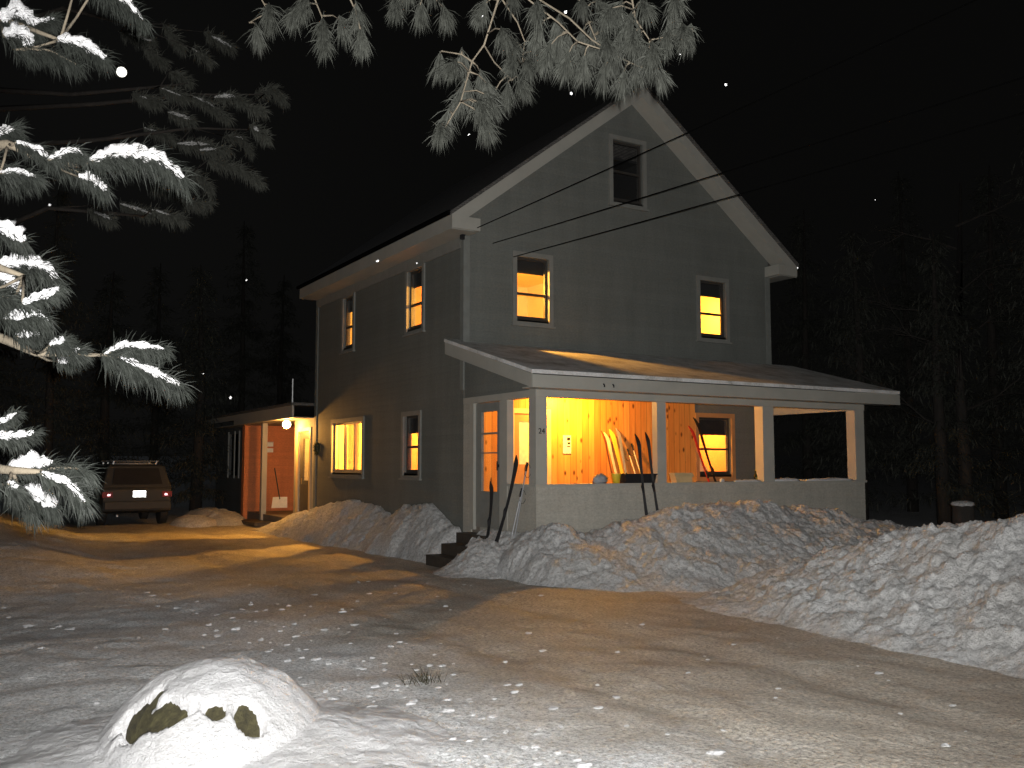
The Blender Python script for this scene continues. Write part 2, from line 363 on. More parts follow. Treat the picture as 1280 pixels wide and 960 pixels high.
# ------------------------------------------------------------------ ground sheet and drive
def gh(x, y):
    h = 0.035*fr(x, y, 0.5, 3) + 0.012*fr(x, y, 3.0, 3, 4.2)
    onyard = 1 - sm(-5.4, -4.6, x + 0.5*fr(x, y, 0.6, 2, 9))
    h += onyard*0.03*abs(fr(x, y, 1.5, 3, 2.2))
    h += (1 - sm(-7.2, -4.7, x + 0.4*fr(x, y, 0.5, 2, 6)))*sm(-3, 4, y)*0.42 + (1 - sm(-10, -7, x))*sm(-4, 4, y)*0.3
    h += 0.02*fr(x, y, 0.9, 2, 8)*onyard
    r = math.hypot(x, y)
    if r > 40: h += (r-40)*0.012
    # shallow wheel ruts down the drive
    for cx in (-2.1, -3.7):
        h -= 0.028*math.exp(-((x-cx+0.25*math.sin(y*0.25))/0.22)**2)*sm(-14, -10, y)*(1-sm(10, 13, y))
    return h
def axis(lo, hi, step, far):
    a = []; x = lo; d = step
    left = []
    while x > -far: d *= 1.22; x -= d; left.append(x)
    x = lo; mid = []
    while x < hi: mid.append(x); x += step
    right = []; d = step
    while x < far: right.append(x); d *= 1.22; x += d
    return left[::-1] + mid + right
xs = axis(-11.5, 2.0, 0.06, 600); ys = axis(-13.6, 13.0, 0.075, 600)
verts = [(x, y, gh(x, y)) for y in ys for x in xs]
nx = len(xs); fg = []; fd = []
for j in range(len(ys)-1):
    for i in range(nx-1):
        q = (j*nx+i, j*nx+i+1, (j+1)*nx+i+1, (j+1)*nx+i)
        (fd if (-4.9 < xs[i] < 0.4 and -40 < ys[j] < 20) else fg).append(q)
def submesh(name, faces):
    used = {}; vv = []; ff = []
    for q in faces:
        t = []
        for k in q:
            if k not in used: used[k] = len(vv); vv.append(verts[k])
            t.append(used[k])
        ff.append(tuple(t))
    m = MB(); m.v = vv; m.f = ff; return m.build(name, M['ground'], smooth=True)
tag(submesh('ground', fg), kind='structure')
tag(submesh('driveway', fd), kind='structure')

def heightfield(name, mat, x0, x1, y0, y1, step, fn, parent=None):
    nxx = int((x1-x0)/step)+1; nyy = int((y1-y0)/step)+1; m = MB(); keep = {}
    for j in range(nyy):
        for i in range(nxx):
            x = x0+i*step; y = y0+j*step; m.v.append((x, y, fn(x, y)))
    for j in range(nyy-1):
        for i in range(nxx-1):
            q = (j*nxx+i, j*nxx+i+1, (j+1)*nxx+i+1, (j+1)*nxx+i)
            if max(m.v[k][2]-gh(m.v[k][0], m.v[k][1]) for k in q) > -0.03: m.f.append(q)
    # skirt underneath so the heap is a closed lump
    return m.build(name, mat, parent, smooth=True)
def clods(x, y, seed=0, amp=1.0):
    a = 0.06*fr(x, y, 1.6, 3, seed) + 0.055*(0.35-abs(noise.noise(Vector((x*4.2, y*4.2, seed+3))))) \
        + 0.038*(0.3-abs(noise.noise(Vector((x*9.5+3, y*9.5, seed+8))))) + 0.030*(0.3-abs(noise.noise(Vector((x*15, y*15, seed+2))))) + 0.014*noise.noise(Vector((x*28, y*28, seed)))
    d = noise.voronoi(Vector((x*3.3+0.5*noise.noise(Vector((x*2, y*2, seed))), y*3.3, seed*0.7)))[0][0]
    d2 = noise.voronoi(Vector((x*8.5, y*8.5+0.4*noise.noise(Vector((x*5, y*5, seed))), seed*0.7)))[0][0]
    a += 0.11*(0.33-d)*(0.6+0.8*abs(noise.noise(Vector((x, y, seed))))) + 0.045*(0.33-d2)
    return a*amp
# ridge thrown up in front of the porch
def bankA(x, y):
    yy = y + 0.18*fr(x, y, 1.0, 2, 5)
    rz = interp([-1.0, -0.45, -0.1, 0.45, 1.1, 2.0, 3.3, 4.8, 6.4, 7.6, 8.8], [0.05, 0.6, 0.80, 0.62, 0.84, 0.98, 1.06, 0.93, 0.68, 0.5, 0.1], x)
    ridge = -3.35 if x > 0.6 else -3.35 + (0.6-x)*0.35
    front = interp([-1, 0, 2, 5, 9], [1.5, 1.9, 2.4, 2.6, 2.2], x)
    p = (yy-ridge)
    prof = (max(0, 1-(-p/front))**1.15 if p < 0 else 1-0.25*sm(0, 1.0, p))
    h = rz*min(1, prof)
    h *= sm(-1.15, -0.25, x + 0.12*fr(x, y, 2, 2, 1) + (0.15 if y < -3 else 0))
    # low spill beside the steps
    g = 0.50*math.exp(-((x+0.60)/0.50)**2 - ((y+1.85)/0.58)**2)
    h = max(h, g)
    if x > 0.02 and y > -2.40: h = min(h, 0.4)
    e = min(1, h*4)
    return h + clods(x, y, 1)*e - 0.06*(1-e) + gh(x, y)*0.5
bA = heightfield('snow_bank', M['bank'], -1.6, 8.8, -6.4, -0.95, 0.023, bankA)
tag(bA, 'long lumpy ploughed snow bank heaped against the front of the porch', 'snow bank')
def bankB(x, y):
    top = interp([-15, -11, -9.1, -8.4, -7.7, -6.8, -5.9, -5.2], [1.25, 1.25, 1.15, 1.03, 0.92, 0.66, 0.3, 0.0], y + 0.15*fr(x, y, 0.9, 2, 3))
    c = 1.55; d = x - c + 0.15*fr(x, y, 0.8, 2, 7)
    prof = max(0, 1-(-d/2.05))**1.1 if d < 0 else max(0, 1-(d/3.6)**2)
    h = top*min(1, prof); e = min(1, h*4)
    return h + clods(x, y, 11, 1.15)*e - 0.06*(1-e) + gh(x, y)*0.5
bB = heightfield('snow_bank', M['bank'], -0.9, 5.4, -12.6, -4.7, 0.023, bankB)
tag(bB, 'high coarse ploughed snow bank rising at the right edge beside the drive', 'snow bank')
def bankK(x, y):
    top = interp([-0.3, 0.15, 1.2, 2.1, 2.9, 4.0, 4.9, 5.8, 7.0, 8.2, 9.2, 9.9], [0.0, 0.55, 0.92, 0.86, 0.66, 0.8, 0.9, 0.78, 0.66, 0.5, 0.33, 0.0], y)
    foot = interp([0, 2, 5, 8, 10], [-0.75, -0.95, -1.15, -1.2, -1.1], y) + 0.1*fr(x, y, 1.3, 2, 2)
    h = top*min(1.0, max(0.0, (x-foot)/(-0.12-foot)))**0.85; e = min(1, h*4)
    return h + clods(x, y, 21, 0.75)*e - 0.06*(1-e) + gh(x, y)*0.5
bK = heightfield('snow_bank', M['bank'], -1.5, -0.005, -0.4, 10.2, 0.026, bankK)
tag(bK, 'snow bank piled along the house side below the kitchen window', 'snow bank')
def mound(cx, cyy, rx, ry, hh, seed):
    def f(x, y):
        d = ((x-cx)/rx)**2 + ((y-cyy)/ry)**2
        h = hh*max(0, 1-d)**0.8; e = min(1, h*5)
        return h + clods(x, y, seed, 0.7)*e - 0.06*(1-e) + gh(x, y)*0.5
    return f
tag(heightfield('snow_heap', M['bank'], -2.75, -1.0, 11.1, 13.1, 0.05, mound(-1.85, 12.1, 0.7, 0.9, 0.27, 31)), 'low grey snow heap beside the rear wheel of the parked car', 'snow heap')
tag(heightfield('snow_heap', M['bank'], -2.0, -0.42, 11.0, 16.5, 0.05, mound(-1.0, 13.6, 0.85, 2.6, 0.38, 37)), 'low snow heap lit orange at the foot of the dark rear wing', 'snow heap')
# far rise behind the yard on the left side
# ------------------------------------------------------------------ snow capped rock
RC = Vector((-6.28, -8.74))
def rock_h(x, y):
    # axes turned to face the road edge
    u = (x-RC.x)*0.86 + (y-RC.y)*-0.51; v = (x-RC.x)*0.51 + (y-RC.y)*0.86
    d = (abs(u)/0.54)**2.2 + (abs(v)/0.52)**2.2
    return 0.43*max(0, 1-d)**0.42 + 0.03*fr(x, y, 5, 4, 2) - (0.15 if d > 1 else 0), u, v, d
mr = MB(); st = 0.016; nn = int(1.7/st)
def rockgrid(fn, half):
    m = MB(); n = int(2*half/st)+1
    for j in range(n):
        for i in range(n):
            x = RC.x-half+i*st; y = RC.y-half+j*st; m.v.append((x, y, fn(x, y)))
    for j in range(n-1):
        for i in range(n-1):
            q = (j*n+i, j*n+i+1, (j+1)*n+i+1, (j+1)*n+i); m.f.append(q)
    return m
rk = rockgrid(lambda x, y: rock_h(x, y)[0], 0.78).build('snow_capped_rock', M['rock'], smooth=True)
tag(rk, 'brown lichened boulder capped with bright white snow beside the drive', 'rock')
def cap_h(x, y):
    rh, u, v, d = rock_h(x, y)
    d2 = (abs(u)/0.62)**2.0 + (abs(v)/0.68)**2.0
    dome = 0.50*max(0, 1-d2*0.80)**0.75
    r = math.hypot((u-0.16)*0.62, v*0.95)
    apron = 0.21*math.exp(-(r/0.62)**2.2)
    sn = max(dome, apron) + 0.022*fr(x, y, 2.4, 3, 6) + 0.007*fr(x, y, 11, 3, 1)
    if d < 0.98: sn = max(sn, rh + 0.05)
    # bare patches on the side towards the road
    for pu, pv, ru, rv in BARE:
        e = ((u-pu)/ru)**2 + ((v-pv)/rv)**2 + 0.42*fr(x, y, 10, 4, 3)
        if e < 1.0: sn -= 0.15*(1-sm(0.35, 1.0, e))
    edge = sm(1.22, 1.45, max(abs(x-RC.x), abs(y-RC.y)))
    return sn*(1-edge) - 0.05*edge - 0.045 + gh(x, y)*0.6 + 0.02
BARE = [(-0.20, -0.46, 0.24, 0.10), (-0.36, -0.38, 0.12, 0.10), (0.12, -0.46, 0.08, 0.06), (0.30, -0.43, 0.11, 0.085), (-0.26, -0.30, 0.04, 0.07)]
cap = rockgrid(cap_h, 1.5).build('snow_cap', M['snow'], rk, smooth=True)

# loose snow chips along the edge of the drive: uncountable crumbs
mc = MB()
for k in range(380):
    t = random.random()**1.6; y = -11.8 + t*9.0
    x = -4.75 - 0.35*random.random() + random.gauss(0, 0.5)
    if random.random() < 0.35: x = random.uniform(-8.5, -0.8); y = random.uniform(-12, -1)
    if math.hypot(x-RC.x, y-RC.y) < 0.95: continue
    r = random.uniform(0.008, 0.03)*(1.5 if random.random() < 0.07 else 1)
    mc.blob((x, y, gh(x, y)+r*0.2), (r*random.uniform(0.8, 1.8), r*random.uniform(0.7, 1.3), r*0.35), k, 0.5, 1.7, 7, 5)
tag(mc.build('snow_crumbs', M['snow']), 'scattered white crumbs of frozen snow lying on the packed drive', 'snow crumbs', kind='stuff')
# dry grass tuft poking out near the drive edge
mg = MB()
gc = P(528, 862, 7.15); gc.z = 0
for k in range(70):
    a = random.random()*6.28; rr = random.random()*0.12; b = Vector((gc.x+rr*math.cos(a)*1.6, gc.y+rr*math.sin(a), gh(gc.x, gc.y)-0.01))
    t = b + Vector((random.gauss(0, 0.05), random.gauss(0, 0.05), random.uniform(0.05, 0.14))); s = Vector((0.004, 0.003, 0))
    mg.face([b-s, b+s, t])
tag(mg.build('grass_tuft', M['rock']), 'small dark tuft of dead grass poking through the snow at the drive edge', 'grass')

# ------------------------------------------------------------------ the house
W, L, HE, RZ = 7.50, 7.75, 5.72, 8.86     # width, depth, eave, wall apex
HG = 6.065; RZ = 8.90; SL = (RZ-HG)/(W/2)     # gable line follows the rake soffit
house = tag(empty('farmhouse', (W/2, L/2, 0)), 'tall grey clapboard farmhouse with steep gable, lit windows and open front porch', 'house')
TH = 0.16
def strips(mb, mk, u0, u1, z0, z1, holes):
    zs = sorted({z0, z1} | {h[2] for h in holes} | {h[3] for h in holes})
    for a, b in zip(zs, zs[1:]):
        cuts = sorted([(h[0], h[1]) for h in holes if h[2] < (a+b)/2 < h[3]]); u = u0
        for c, d in cuts:
            if c > u: mk(mb, u, c, a, b)
            u = d
        if u1 > u: mk(mb, u, u1, a, b)
def mkx(xa, xb): return lambda mb, u0, u1, z0, z1: mb.box(xa, u0, z0, xb, u1, z1)
def mky(ya, yb): return lambda mb, u0, u1, z0, z1: mb.box(u0, ya, z0, u1, yb, z1)
T = 0.09
WIN = dict(gl=(0.99, 1.87, 4.20, 5.55), gr=(5.42, 6.31, 4.20, 5.55), at=(3.20, 4.13, 6.74, 8.15),
           s1=(1.59, 2.46, 4.20, 5.55), s2=(5.21, 6.0, 4.20, 5.55), f1=(1.70, 2.58, 1.38, 2.68), kw=(4.56, 6.59, 1.37, 2.69),
           pw=(5.32, 6.40, 1.34, 2.70), fd=(0.92, 1.80, 0.62, 2.66))
def hole(k): a = WIN[k]; return (a[0]+T, a[1]-T, a[2]+T, a[3]-T)
m = MB()
# side wall towards the drive (plane x = 0)
strips(m, mkx(0, TH), 0, L, 0, HE, [hole('s1'), hole('s2'), hole('f1'), hole('kw')])
# gable wall: above the porch ceiling and, between, the clapboard right of the porch window
strips(m, mky(0, TH), TH, W, 2.80, HG, [hole('gl'), hole('gr')]); m.box(0, 0, HE, TH-0.001, TH, HG)
strips(m, mky(0, TH), 5.33, W, 0, 2.80, [hole('pw')]); m.box(TH, 0.101, 2.7, 5.32, TH, 2.80)
m.box(W-TH, TH, 0, W, L, HE); m.box(TH, L-TH, 0, W-TH, L, HE)
# gable triangle around the attic window
ah = hole('at')
def ex(z): return (z-HG)/SL
def trap(x0a, x1a, za, x0b, x1b, zb): m.prism([(x0a, 0, za), (x1a, 0, za), (x1b, 0, zb), (x0b, 0, zb)], (0, TH, 0))
trap(0, W, HG, ex(ah[2]), W-ex(ah[2]), ah[2])
trap(ex(ah[2]), ah[0], ah[2], min(ex(ah[3]), ah[0]), ah[0], ah[3])
trap(ah[1], W-ex(ah[2]), ah[2], ah[1], max(W-ex(ah[3]), ah[1]), ah[3])
m.prism([(ex(ah[3]), 0, ah[3]), (W-ex(ah[3]), 0, ah[3]), (W/2, 0, RZ)], (0, TH, 0))
m.prism([(0, L-TH, HE), (W, L-TH, HE), (W, L-TH, HG), (W/2, L-TH, RZ), (0, L-TH, HG)], (0, TH, 0))
wall = m.build('wall', M['siding'], house)
m = MB()
for x in (-0.025, W-0.10): MB().box(x, -0.025, 2.95 if x < 1 else 0, x+0.125, 0.10, HE-0.02).build('corner_board', M['cboard'], wall)
m.box(-0.024, L-0.12, 0, 0.10, L+0.024, HE-0.02); m.build('corner_board', M['cboard'], wall)
# roof: two slabs, fascia, soffit, cornice returns
OE, OR = 0.45, 0.40
zt = lambda x: 6.02 + (x+OE)*((9.20-6.02)/(W/2+OE))
rf = MB()
for sgn in (0, 1):
    X = (lambda x: x) if sgn == 0 else (lambda x: W-x)
    a = [(X(-OE-0.04), -OR-0.04, zt(-OE-0.04)), (X(W/2), -OR-0.04, zt(W/2)), (X(W/2), -OR-0.04, zt(W/2)-0.07), (X(-OE-0.04), -OR-0.04, zt(-OE-0.04)-0.07)]
    rf.prism(a, (0, L+OR+0.08, 0))
roof = rf.build('roof', M['roof'], house)
tr = MB()
for sgn in (0, 1):
    X = (lambda x: x) if sgn == 0 else (lambda x: W-x)
    # rake board
    tr.prism([(X(-OE), -OR, zt(-OE)-0.075), (X(W/2), -OR, zt(W/2)-0.075), (X(W/2), -OR, zt(W/2)-0.33), (X(-OE), -OR, zt(-OE)-0.33)], (0, 0.03, 0))
    # sloping soffit of the rake
    tr.prism([(X(-OE), -OR+0.03, zt(-OE)-0.27), (X(W/2), -OR+0.03, zt(W/2)-0.27), (X(W/2), -OR+0.03, zt(W/2)-0.30), (X(-OE), -OR+0.03, zt(-OE)-0.30)], (0, OR-0.03, 0))
    # eave box with fascia and level soffit, ends returned round the corner
    xa, xb = sorted((X(-OE-0.004), X(0.0 - 0.0)))
    tr.box(xa, -OR+0.034, 5.70, xb if sgn == 0 else xb, L+0.02, 5.735)
    fa, fb = sorted((X(-OE-0.004), X(-OE+0.026)))
    tr.box(fa, -OR+0.034, 5.736, fb, L+0.02, 6.00)
    ra, rb = sorted((X(-OE-0.006), X(0.10)))
    tr.box(ra, -OR-0.012, 5.71, rb, -0.003, 5.93)
tr.build('cornice', M['trim'], roof)
gt = MB()
gt.tube([(-OE-0.05, -OR, 5.97), (-OE-0.05, L+0.02, 5.97)], 0.045, 8); gt.build('gutter', M['wire'], roof)
fz = MB(); fz.box(-0.03, 0.1, 5.50, -0.002, L-0.13, 5.698); fz.build('frieze', M['trimdk'], roof)

def window(key, plane, blind=0.0, rail=0.5, lites=1, mat='trimdk', curtain=None, rails=True, sashmat='sash', flip=1):
    u0, u1, z0, z1 = WIN[key]
    pr = -0.035
    def bx(mb, a, b, c, d, f, g):      # u range, z range, depth range outward(-)..inward(+)
        if plane == 'x': mb.box(f, a, c, g, b, d)
        else: mb.box(a, f, c, b, g, d)
    mb = MB()
    bx(mb, u0, u0+T, z0, z1, pr, 0.0-0.001); bx(mb, u1-T, u1, z0, z1, pr, -0.001)
    bx(mb, u0+T, u1-T, z1-T, z1, pr+0.001, -0.001); bx(mb, u0+T, u1-T, z0, z0+T*0.6, pr+0.001, -0.001)
    bx(mb, u0-0.03, u1+0.03, z0-0.035, z0-0.001, pr-0.03, -0.001)
    wnd = mb.build('window', M[mat], house)
    a, b, c, d = u0+T, u1-T, z0+T, z1-T; s = 0.045
    mb = MB()
    bx(mb, a, b, c-0.035, c+0.02, 0.0, 0.12)
    wl = (b-a)/lites
    for k in range(lites):
        p, q = a+k*wl, a+(k+1)*wl
        e = 0.0 if k == 0 else 0.001
        bx(mb, p+e, p+s, c+0.02, d, 0.05, 0.10); bx(mb, q-s, q-e, c+0.02, d, 0.05, 0.10)
        bx(mb, p+s, q-s, c+0.02, c+0.075, 0.05, 0.10); bx(mb, p+s, q-s, d-s, d, 0.05, 0.10)
        if rails: bx(mb, p+s, q-s, c+(d-c)*rail-0.022, c+(d-c)*rail+0.022, 0.048, 0.102)
    mb.build('sash', M[sashmat], wnd)
    mb = MB(); bx(mb, a+0.01, b-0.01, c+0.01, d-0.01, 0.072, 0.076); mb.build('pane', M['glass'], wnd)
    if blind: 
        mb = MB(); bx(mb, a+0.002, b-0.002, d-(d-c)*blind, d, 0.125, 0.135); mb.tube([(0.15, a, d-0.03), (0.15, b, d-0.03)] if plane == 'x' else [(a, 0.15, d-0.03), (b, 0.15, d-0.03)], 0.02, 8)
        mb.build('blind', M['blind'], wnd)
    if curtain:
        for (f0, f1, zf) in curtain:
            mb = MB(); n = 22; lo = c + (d-c)*zf
            aa = a+(b-a)*f0; bb = a+(b-a)*f1
            pts = []
            for i in range(n+1):
                u = aa+(bb-aa)*i/n; dp = 0.165+0.018*math.sin(i*1.9)
                pts.append((dp, u) if plane == 'x' else (u, dp))
            for i in range(n):
                (p0, p1), (q0, q1) = pts[i], pts[i+1]; mb.face([(p0, p1, lo), (q0, q1, lo), (q0, q1, d), (p0, p1, d)])
            mb.build('curtain', M['cloth'], wnd, smooth=True)
    return wnd
window('gl', 'y', 0.24, 0.42); window('gr', 'y', 0.26, 0.42)
window('at', 'y', 0, 0.5)['label'] = 'unlit attic window'
window('s1', 'x', 0.27, 0.42); window('s2', 'x', 0.27, 0.42)
window('f1', 'x', 0.30, 0.46); kw = window('kw', 'x', 0, 0.5, 3, mat='trimdk', rails=False, sashmat='yellowtrim')
kw['label'] = 'triple kitchen window with slatted blind'
pw = window('pw', 'y', 0.30, 0.45, mat='doorlight')
mb = MB()
for k in range(46): z = 1.50+k*0.026; mb.box(0.135, 5.22, z, 0.15, 5.90, z+0.018)
mb.build('slatted_blind', M['cloth'], kw)

# rooms behind the windows: lined boxes, each with its own lamp
def room(x0, x1, y0, y1, z0, z1, back, name='room'):
    mb = MB(); t = 0.05
    mb.box(x1, y0, z0, x1+t, y1, z1); mb.box(x0, y1, z0, x1, y1+t, z1)
    mb.box(x0, y0, z1, x1, y1, z1+t)
    mb.box(x0-0.0, y0-0.0, z0-t, x1, y1, z0)
    return mb.build(name, back, house)
room(0.17, 3.3, 0.17, 3.2, 3.25, 5.60, M['plaster'])
MB().box(0.17, 3.14, 3.26, 1.7, 3.19, 5.59).build('room_partition', M['plaster_red'], house)
room(3.5, 7.3, 0.17, 3.2, 3.25, 5.60, M['plaster_yel'])
room(0.17, 3.3, 3.4, 7.5, 3.25, 5.60, M['plaster_yel'])
room(0.17, 2.9, 3.9, 7.5, 0.62, 2.85, M['plaster_yel'])
room(0.17, 2.6, 0.5, 3.6, 0.62, 2.85, M['plaster_red'])
room(3.6, 7.3, 0.17, 3.4, 0.62, 2.85, M['plaster_red'])
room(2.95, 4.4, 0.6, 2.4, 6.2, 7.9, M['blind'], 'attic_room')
LP = [('room_light', (1.0, 0.55, 5.0), 240), ('room_light', (6.6, 1.4, 5.0), 90), ('room_light', (1.9, 5.2, 5.1), 110),
      ('room_light', (1.0, 5.6, 2.55), 520), ('room_light', (0.9, 2.6, 2.5), 150), ('room_light', (6.4, 1.6, 2.5), 130)]
for nme, p, e in LP: light(nme, 'POINT', p, e*2.2, WARM, 0.06)
# things inside that show through the glass
mb = MB(); mb.box(2.1, 3.15, 4.55, 2.14, 3.195, 5.0); mb.box(2.45, 3.15, 4.55, 2.49, 3.195, 5.0); mb.box(2.14, 3.16, 4.55, 2.45, 3.19, 5.0)
tag(mb.build('picture_frame', M['doorlight']), 'dark framed picture on the wall seen through the upstairs left gable window', 'picture')
st_ = MB()
st_.prism([(6.05, 0.9, 0.65), (7.2, 0.9, 0.65), (6.05, 0.9, 2.05)], (0, 0.05, 0))
tag(st_.build('stair_panel', M['cloth']), 'bright yellow slanted stair side seen through the porch window', 'stairs')
mb = MB(); mb.lathe((6.9, 1.9, 1.9), [(0.02, 0), (0.16, 0.02), (0.10, 0.26), (0.02, 0.27)])
# ------------------------------------------------------------------ porch
PD = 2.376
pf = MB(); pf.box(0.03, -PD+0.03, 0.45, W-0.03, -0.002, 0.60)
porch = pf.build('porch', M['floor'], house)
def sub(mb, name, mat, parent=porch, **k): return mb.build(name, M[mat], parent, **k)
# pine lining on the house wall under the porch roof
mb = MB(); strips(mb, mky(-0.02, 0.10), 0.02, 5.32, 0.60, 2.95, [(0.92+T, 1.80-T, 0.60, 2.66-T)])
sub(mb, 'pine_wall', 'pine')
mb = MB(); mb.box(0.06, -PD+0.165, 2.952, W-0.06, -0.003, 2.965); sub(mb, 'porch_ceiling', 'ceiling')
# lower skirt walls
mb = MB()
mb.box(0.0, -PD, 0, W, -PD+0.10, 1.30)
mb.box(0.0, -PD+0.101, 0, 0.10, -1.30, 1.30)
mb.box(0.0, -0.28, 0, 0.10, -0.001, 2.72)
mb.box(0.0, -1.30, 0, 0.10, -0.60, 0.60)
mb.box(W-0.10, -PD+0.101, 0, W, -0.001, 1.30)
sub(mb, 'porch_skirt', 'skirt')
mb = MB(); mb.box(-0.03, -PD-0.03, 1.301, W+0.03, -PD+0.13, 1.345); mb.box(-0.03, -PD+0.131, 1.301, 0.13, -1.52, 1.345); mb.box(W-0.13, -PD+0.131, 1.301, W+0.03, 0, 1.345)
sub(mb, 'rail_cap', 'trim')
for (xa, xb, ya, yb, z0) in ((-0.012, 0.19, -PD-0.012, -PD+0.19, 1.346), (2.37, 2.56, -PD-0.01, -PD+0.12, 1.346), (4.80, 5.07, -PD-0.01, -PD+0.19, 1.346), (7.25, 7.512, -PD-0.012, -PD+0.19, 1.346)):
    mb = MB(); mb.box(xa, ya, z0, xb, yb, 2.69); sub(mb, 'porch_post', 'trim')
mb = MB(); mb.box(-0.014, -1.52, 0.60, 0.11, -1.28, 2.69); sub(mb, 'porch_post', 'trim')
mb = MB(); mb.box(-0.03, -0.42, 0.55, 0.12, -0.285, 2.69); sub(mb, 'porch_post', 'trim')
mb = MB(); mb.box(-0.02, -PD-0.02, 2.691, W+0.02, -PD+0.16, 2.95); mb.box(-0.02, -PD+0.161, 2.691, 0.14, -0.03, 2.80); mb.box(W-0.14, -PD+0.161, 2.691, W+0.02, -0.03, 2.95)
sub(mb, 'porch_beam', 'trim'); mb = MB()
# closed gusset between beam and sloping roof on each end
for xg in (0.0, W-0.05):
    mb = MB(); mb.prism([(xg, -PD+0.16, 2.801 if xg < 1 else 2.951), (xg, -0.03, 2.801 if xg < 1 else 2.951), (xg, -0.03, 3.73), (xg, -PD+0.16, 3.14)], (0.05, 0, 0))
    sub(mb, 'gable_end', 'siding')
# shed roof
zr = lambda y: 3.81 + y*0.271
ra, rb = -0.30, W+0.66
mb = MB(); YF = -PD-0.36
mb.prism([(ra, -0.001, zr(0)), (ra, YF, zr(YF)), (ra, YF, zr(YF)-0.06), (ra, -0.001, zr(0)-0.06)], (rb-ra, 0, 0))
# little wings of roof beyond the wall corners
mb.prism([(ra, 0.18, zr(0.18)), (ra, 0.0, zr(0)), (ra, 0.0, zr(0)-0.06), (ra, 0.18, zr(0.18)-0.06)], (-ra-0.03, 0, 0))
prf = sub(mb, 'porch_roof', 'proof')
mb = MB(); mb.box(ra+0.01, YF-0.0, zr(YF)-0.27, rb-0.01, YF+0.03, zr(YF)-0.075)
mb.prism([(ra+0.008, 0.16, zr(0.16)-0.062), (ra+0.008, YF+0.031, zr(YF)-0.062), (ra+0.008, YF+0.031, zr(YF)-0.27), (ra+0.008, 0.16, zr(0.16)-0.27)], (0.03, 0, 0))
mb.prism([(rb-0.038, 0.0, zr(0)-0.062), (rb-0.038, YF+0.031, zr(YF)-0.062), (rb-0.038, YF+0.031, zr(YF)-0.27), (rb-0.038, 0.0, zr(0)-0.27)], (0.03, 0, 0))
mb.box(ra+0.04, YF+0.031, zr(YF)-0.268, rb-0.04, -PD-0.021, zr(YF)-0.25)
mb.build('porch_fascia', M['trim'], prf)
# storm door on the drive side and its glazing
mb = MB(); y0, y1 = -1.279, -0.421
mb.box(0.02, y0, 0.60, 0.07, y0+0.13, 2.68); mb.box(0.02, y1-0.19, 0.60, 0.07, y1, 2.68)
mb.box(0.02, y0+0.131, 0.60, 0.07, y1-0.191, 1.20); mb.box(0.02, y0+0.131, 2.53, 0.07, y1-0.191, 2.68); mb.box(0.02, y0+0.131, 2.15, 0.07, y1-0.191, 2.18); mb.box(0.02, y0+0.131, 1.83, 0.07, y1-0.191, 1.85)
sd = mb.build('storm_door', M['trimdk'], house); sd['label'] = 'grey glazed storm door at the drive end of the porch'
mb = MB(); mb.box(0.043, y0+0.135, 1.2, 0.047, y1-0.195, 2.53); mb.build('pane', M['glass'], sd)
mb = MB(); mb.tube([(-0.02, y0+0.06, 1.55), (-0.02, y0+0.06, 1.70)], 0.012, 8); mb.box(-0.02, y0+0.05, 1.6, 0.02, y0+0.07, 1.65); mb.build('handle', M['black'], sd)
# front door behind: pine casing, window with blind
mb = MB()
mb.box(0.92, -0.05, 0.601, 0.92+T, -0.021, 2.66); mb.box(1.80-T, -0.05, 0.601, 1.80, -0.021, 2.66); mb.box(0.92+T, -0.05, 2.66-T, 1.80-T, -0.021, 2.66)
dr = mb.build('front_door', M['yellowtrim'], house); dr['label'] = 'front door with pale pine casing inside the porch'
mb = MB(); a, b = 0.92+T+0.01, 1.80-T-0.01
mb.box(a, 0.0, 0.61, a+0.12, 0.045, 2.56); mb.box(b-0.12, 0.0, 0.61, b, 0.045, 2.56); mb.box(a+0.12, 0.0, 0.61, b-0.12, 0.045, 1.65); mb.box(a+0.12, 0.0, 2.42, b-0.12, 0.045, 2.56)
mb.build('door_leaf', M['doorlight'], dr)
mb = MB(); mb.box(a+0.12, 0.02, 1.65, b-0.12, 0.025, 2.42); mb.build('curtain', M['cloth'], dr)
mb = MB(); mb.blob((b-0.06, -0.04, 1.55), 0.03, 1, 0); mb.build('handle', M['brass'], dr)
# dark wooden steps
mb = MB()
for k in range(3): mb.box(-0.28*(3-k)-0.05, -1.32, 0.0, -0.28*(2-k)-0.051, -0.38, 0.17*(k+1))
stp = mb.build('step', M['steps'], house); stp['label'] = 'dark wooden steps up to the storm door'
# hooks on the beam, digits on the corner post
mb = MB()
for x in (1.02, 1.20):
    mb = MB(); mb.tube([(x, -PD-0.36, 2.90), (x, -PD-0.385, 2.88), (x, -PD-0.385, 2.85)], 0.012, 6); mb.build('beam_hook', M['black'], porch)
def text(body, size, loc, rot, mat, name, parent=None, extr=0.004):
    c = bpy.data.curves.new(name, 'FONT'); c.body = body; c.size = size; c.extrude = extr; c.align_x = 'CENTER'
    t = bpy.data.objects.new(name, c); col.objects.link(t); bpy.context.view_layer.update()
    dg = bpy.context.evaluated_depsgraph_get(); me = bpy.data.meshes.new_from_object(t.evaluated_get(dg)); bpy.data.objects.remove(t)
    mt = Matrix.Translation(loc) @ rot.to_4x4(); me.transform(mt); me.materials.append(mat)
    o = bpy.data.objects.new(name, me); col.objects.link(o)
    if parent: o.parent = parent; o.location = -wt(parent)
    return o
text('24', 0.12, (0.09, -PD-0.020, 2.12), Matrix.Rotation(math.pi/2, 3, 'X'), M['black'], 'house_number', porch)

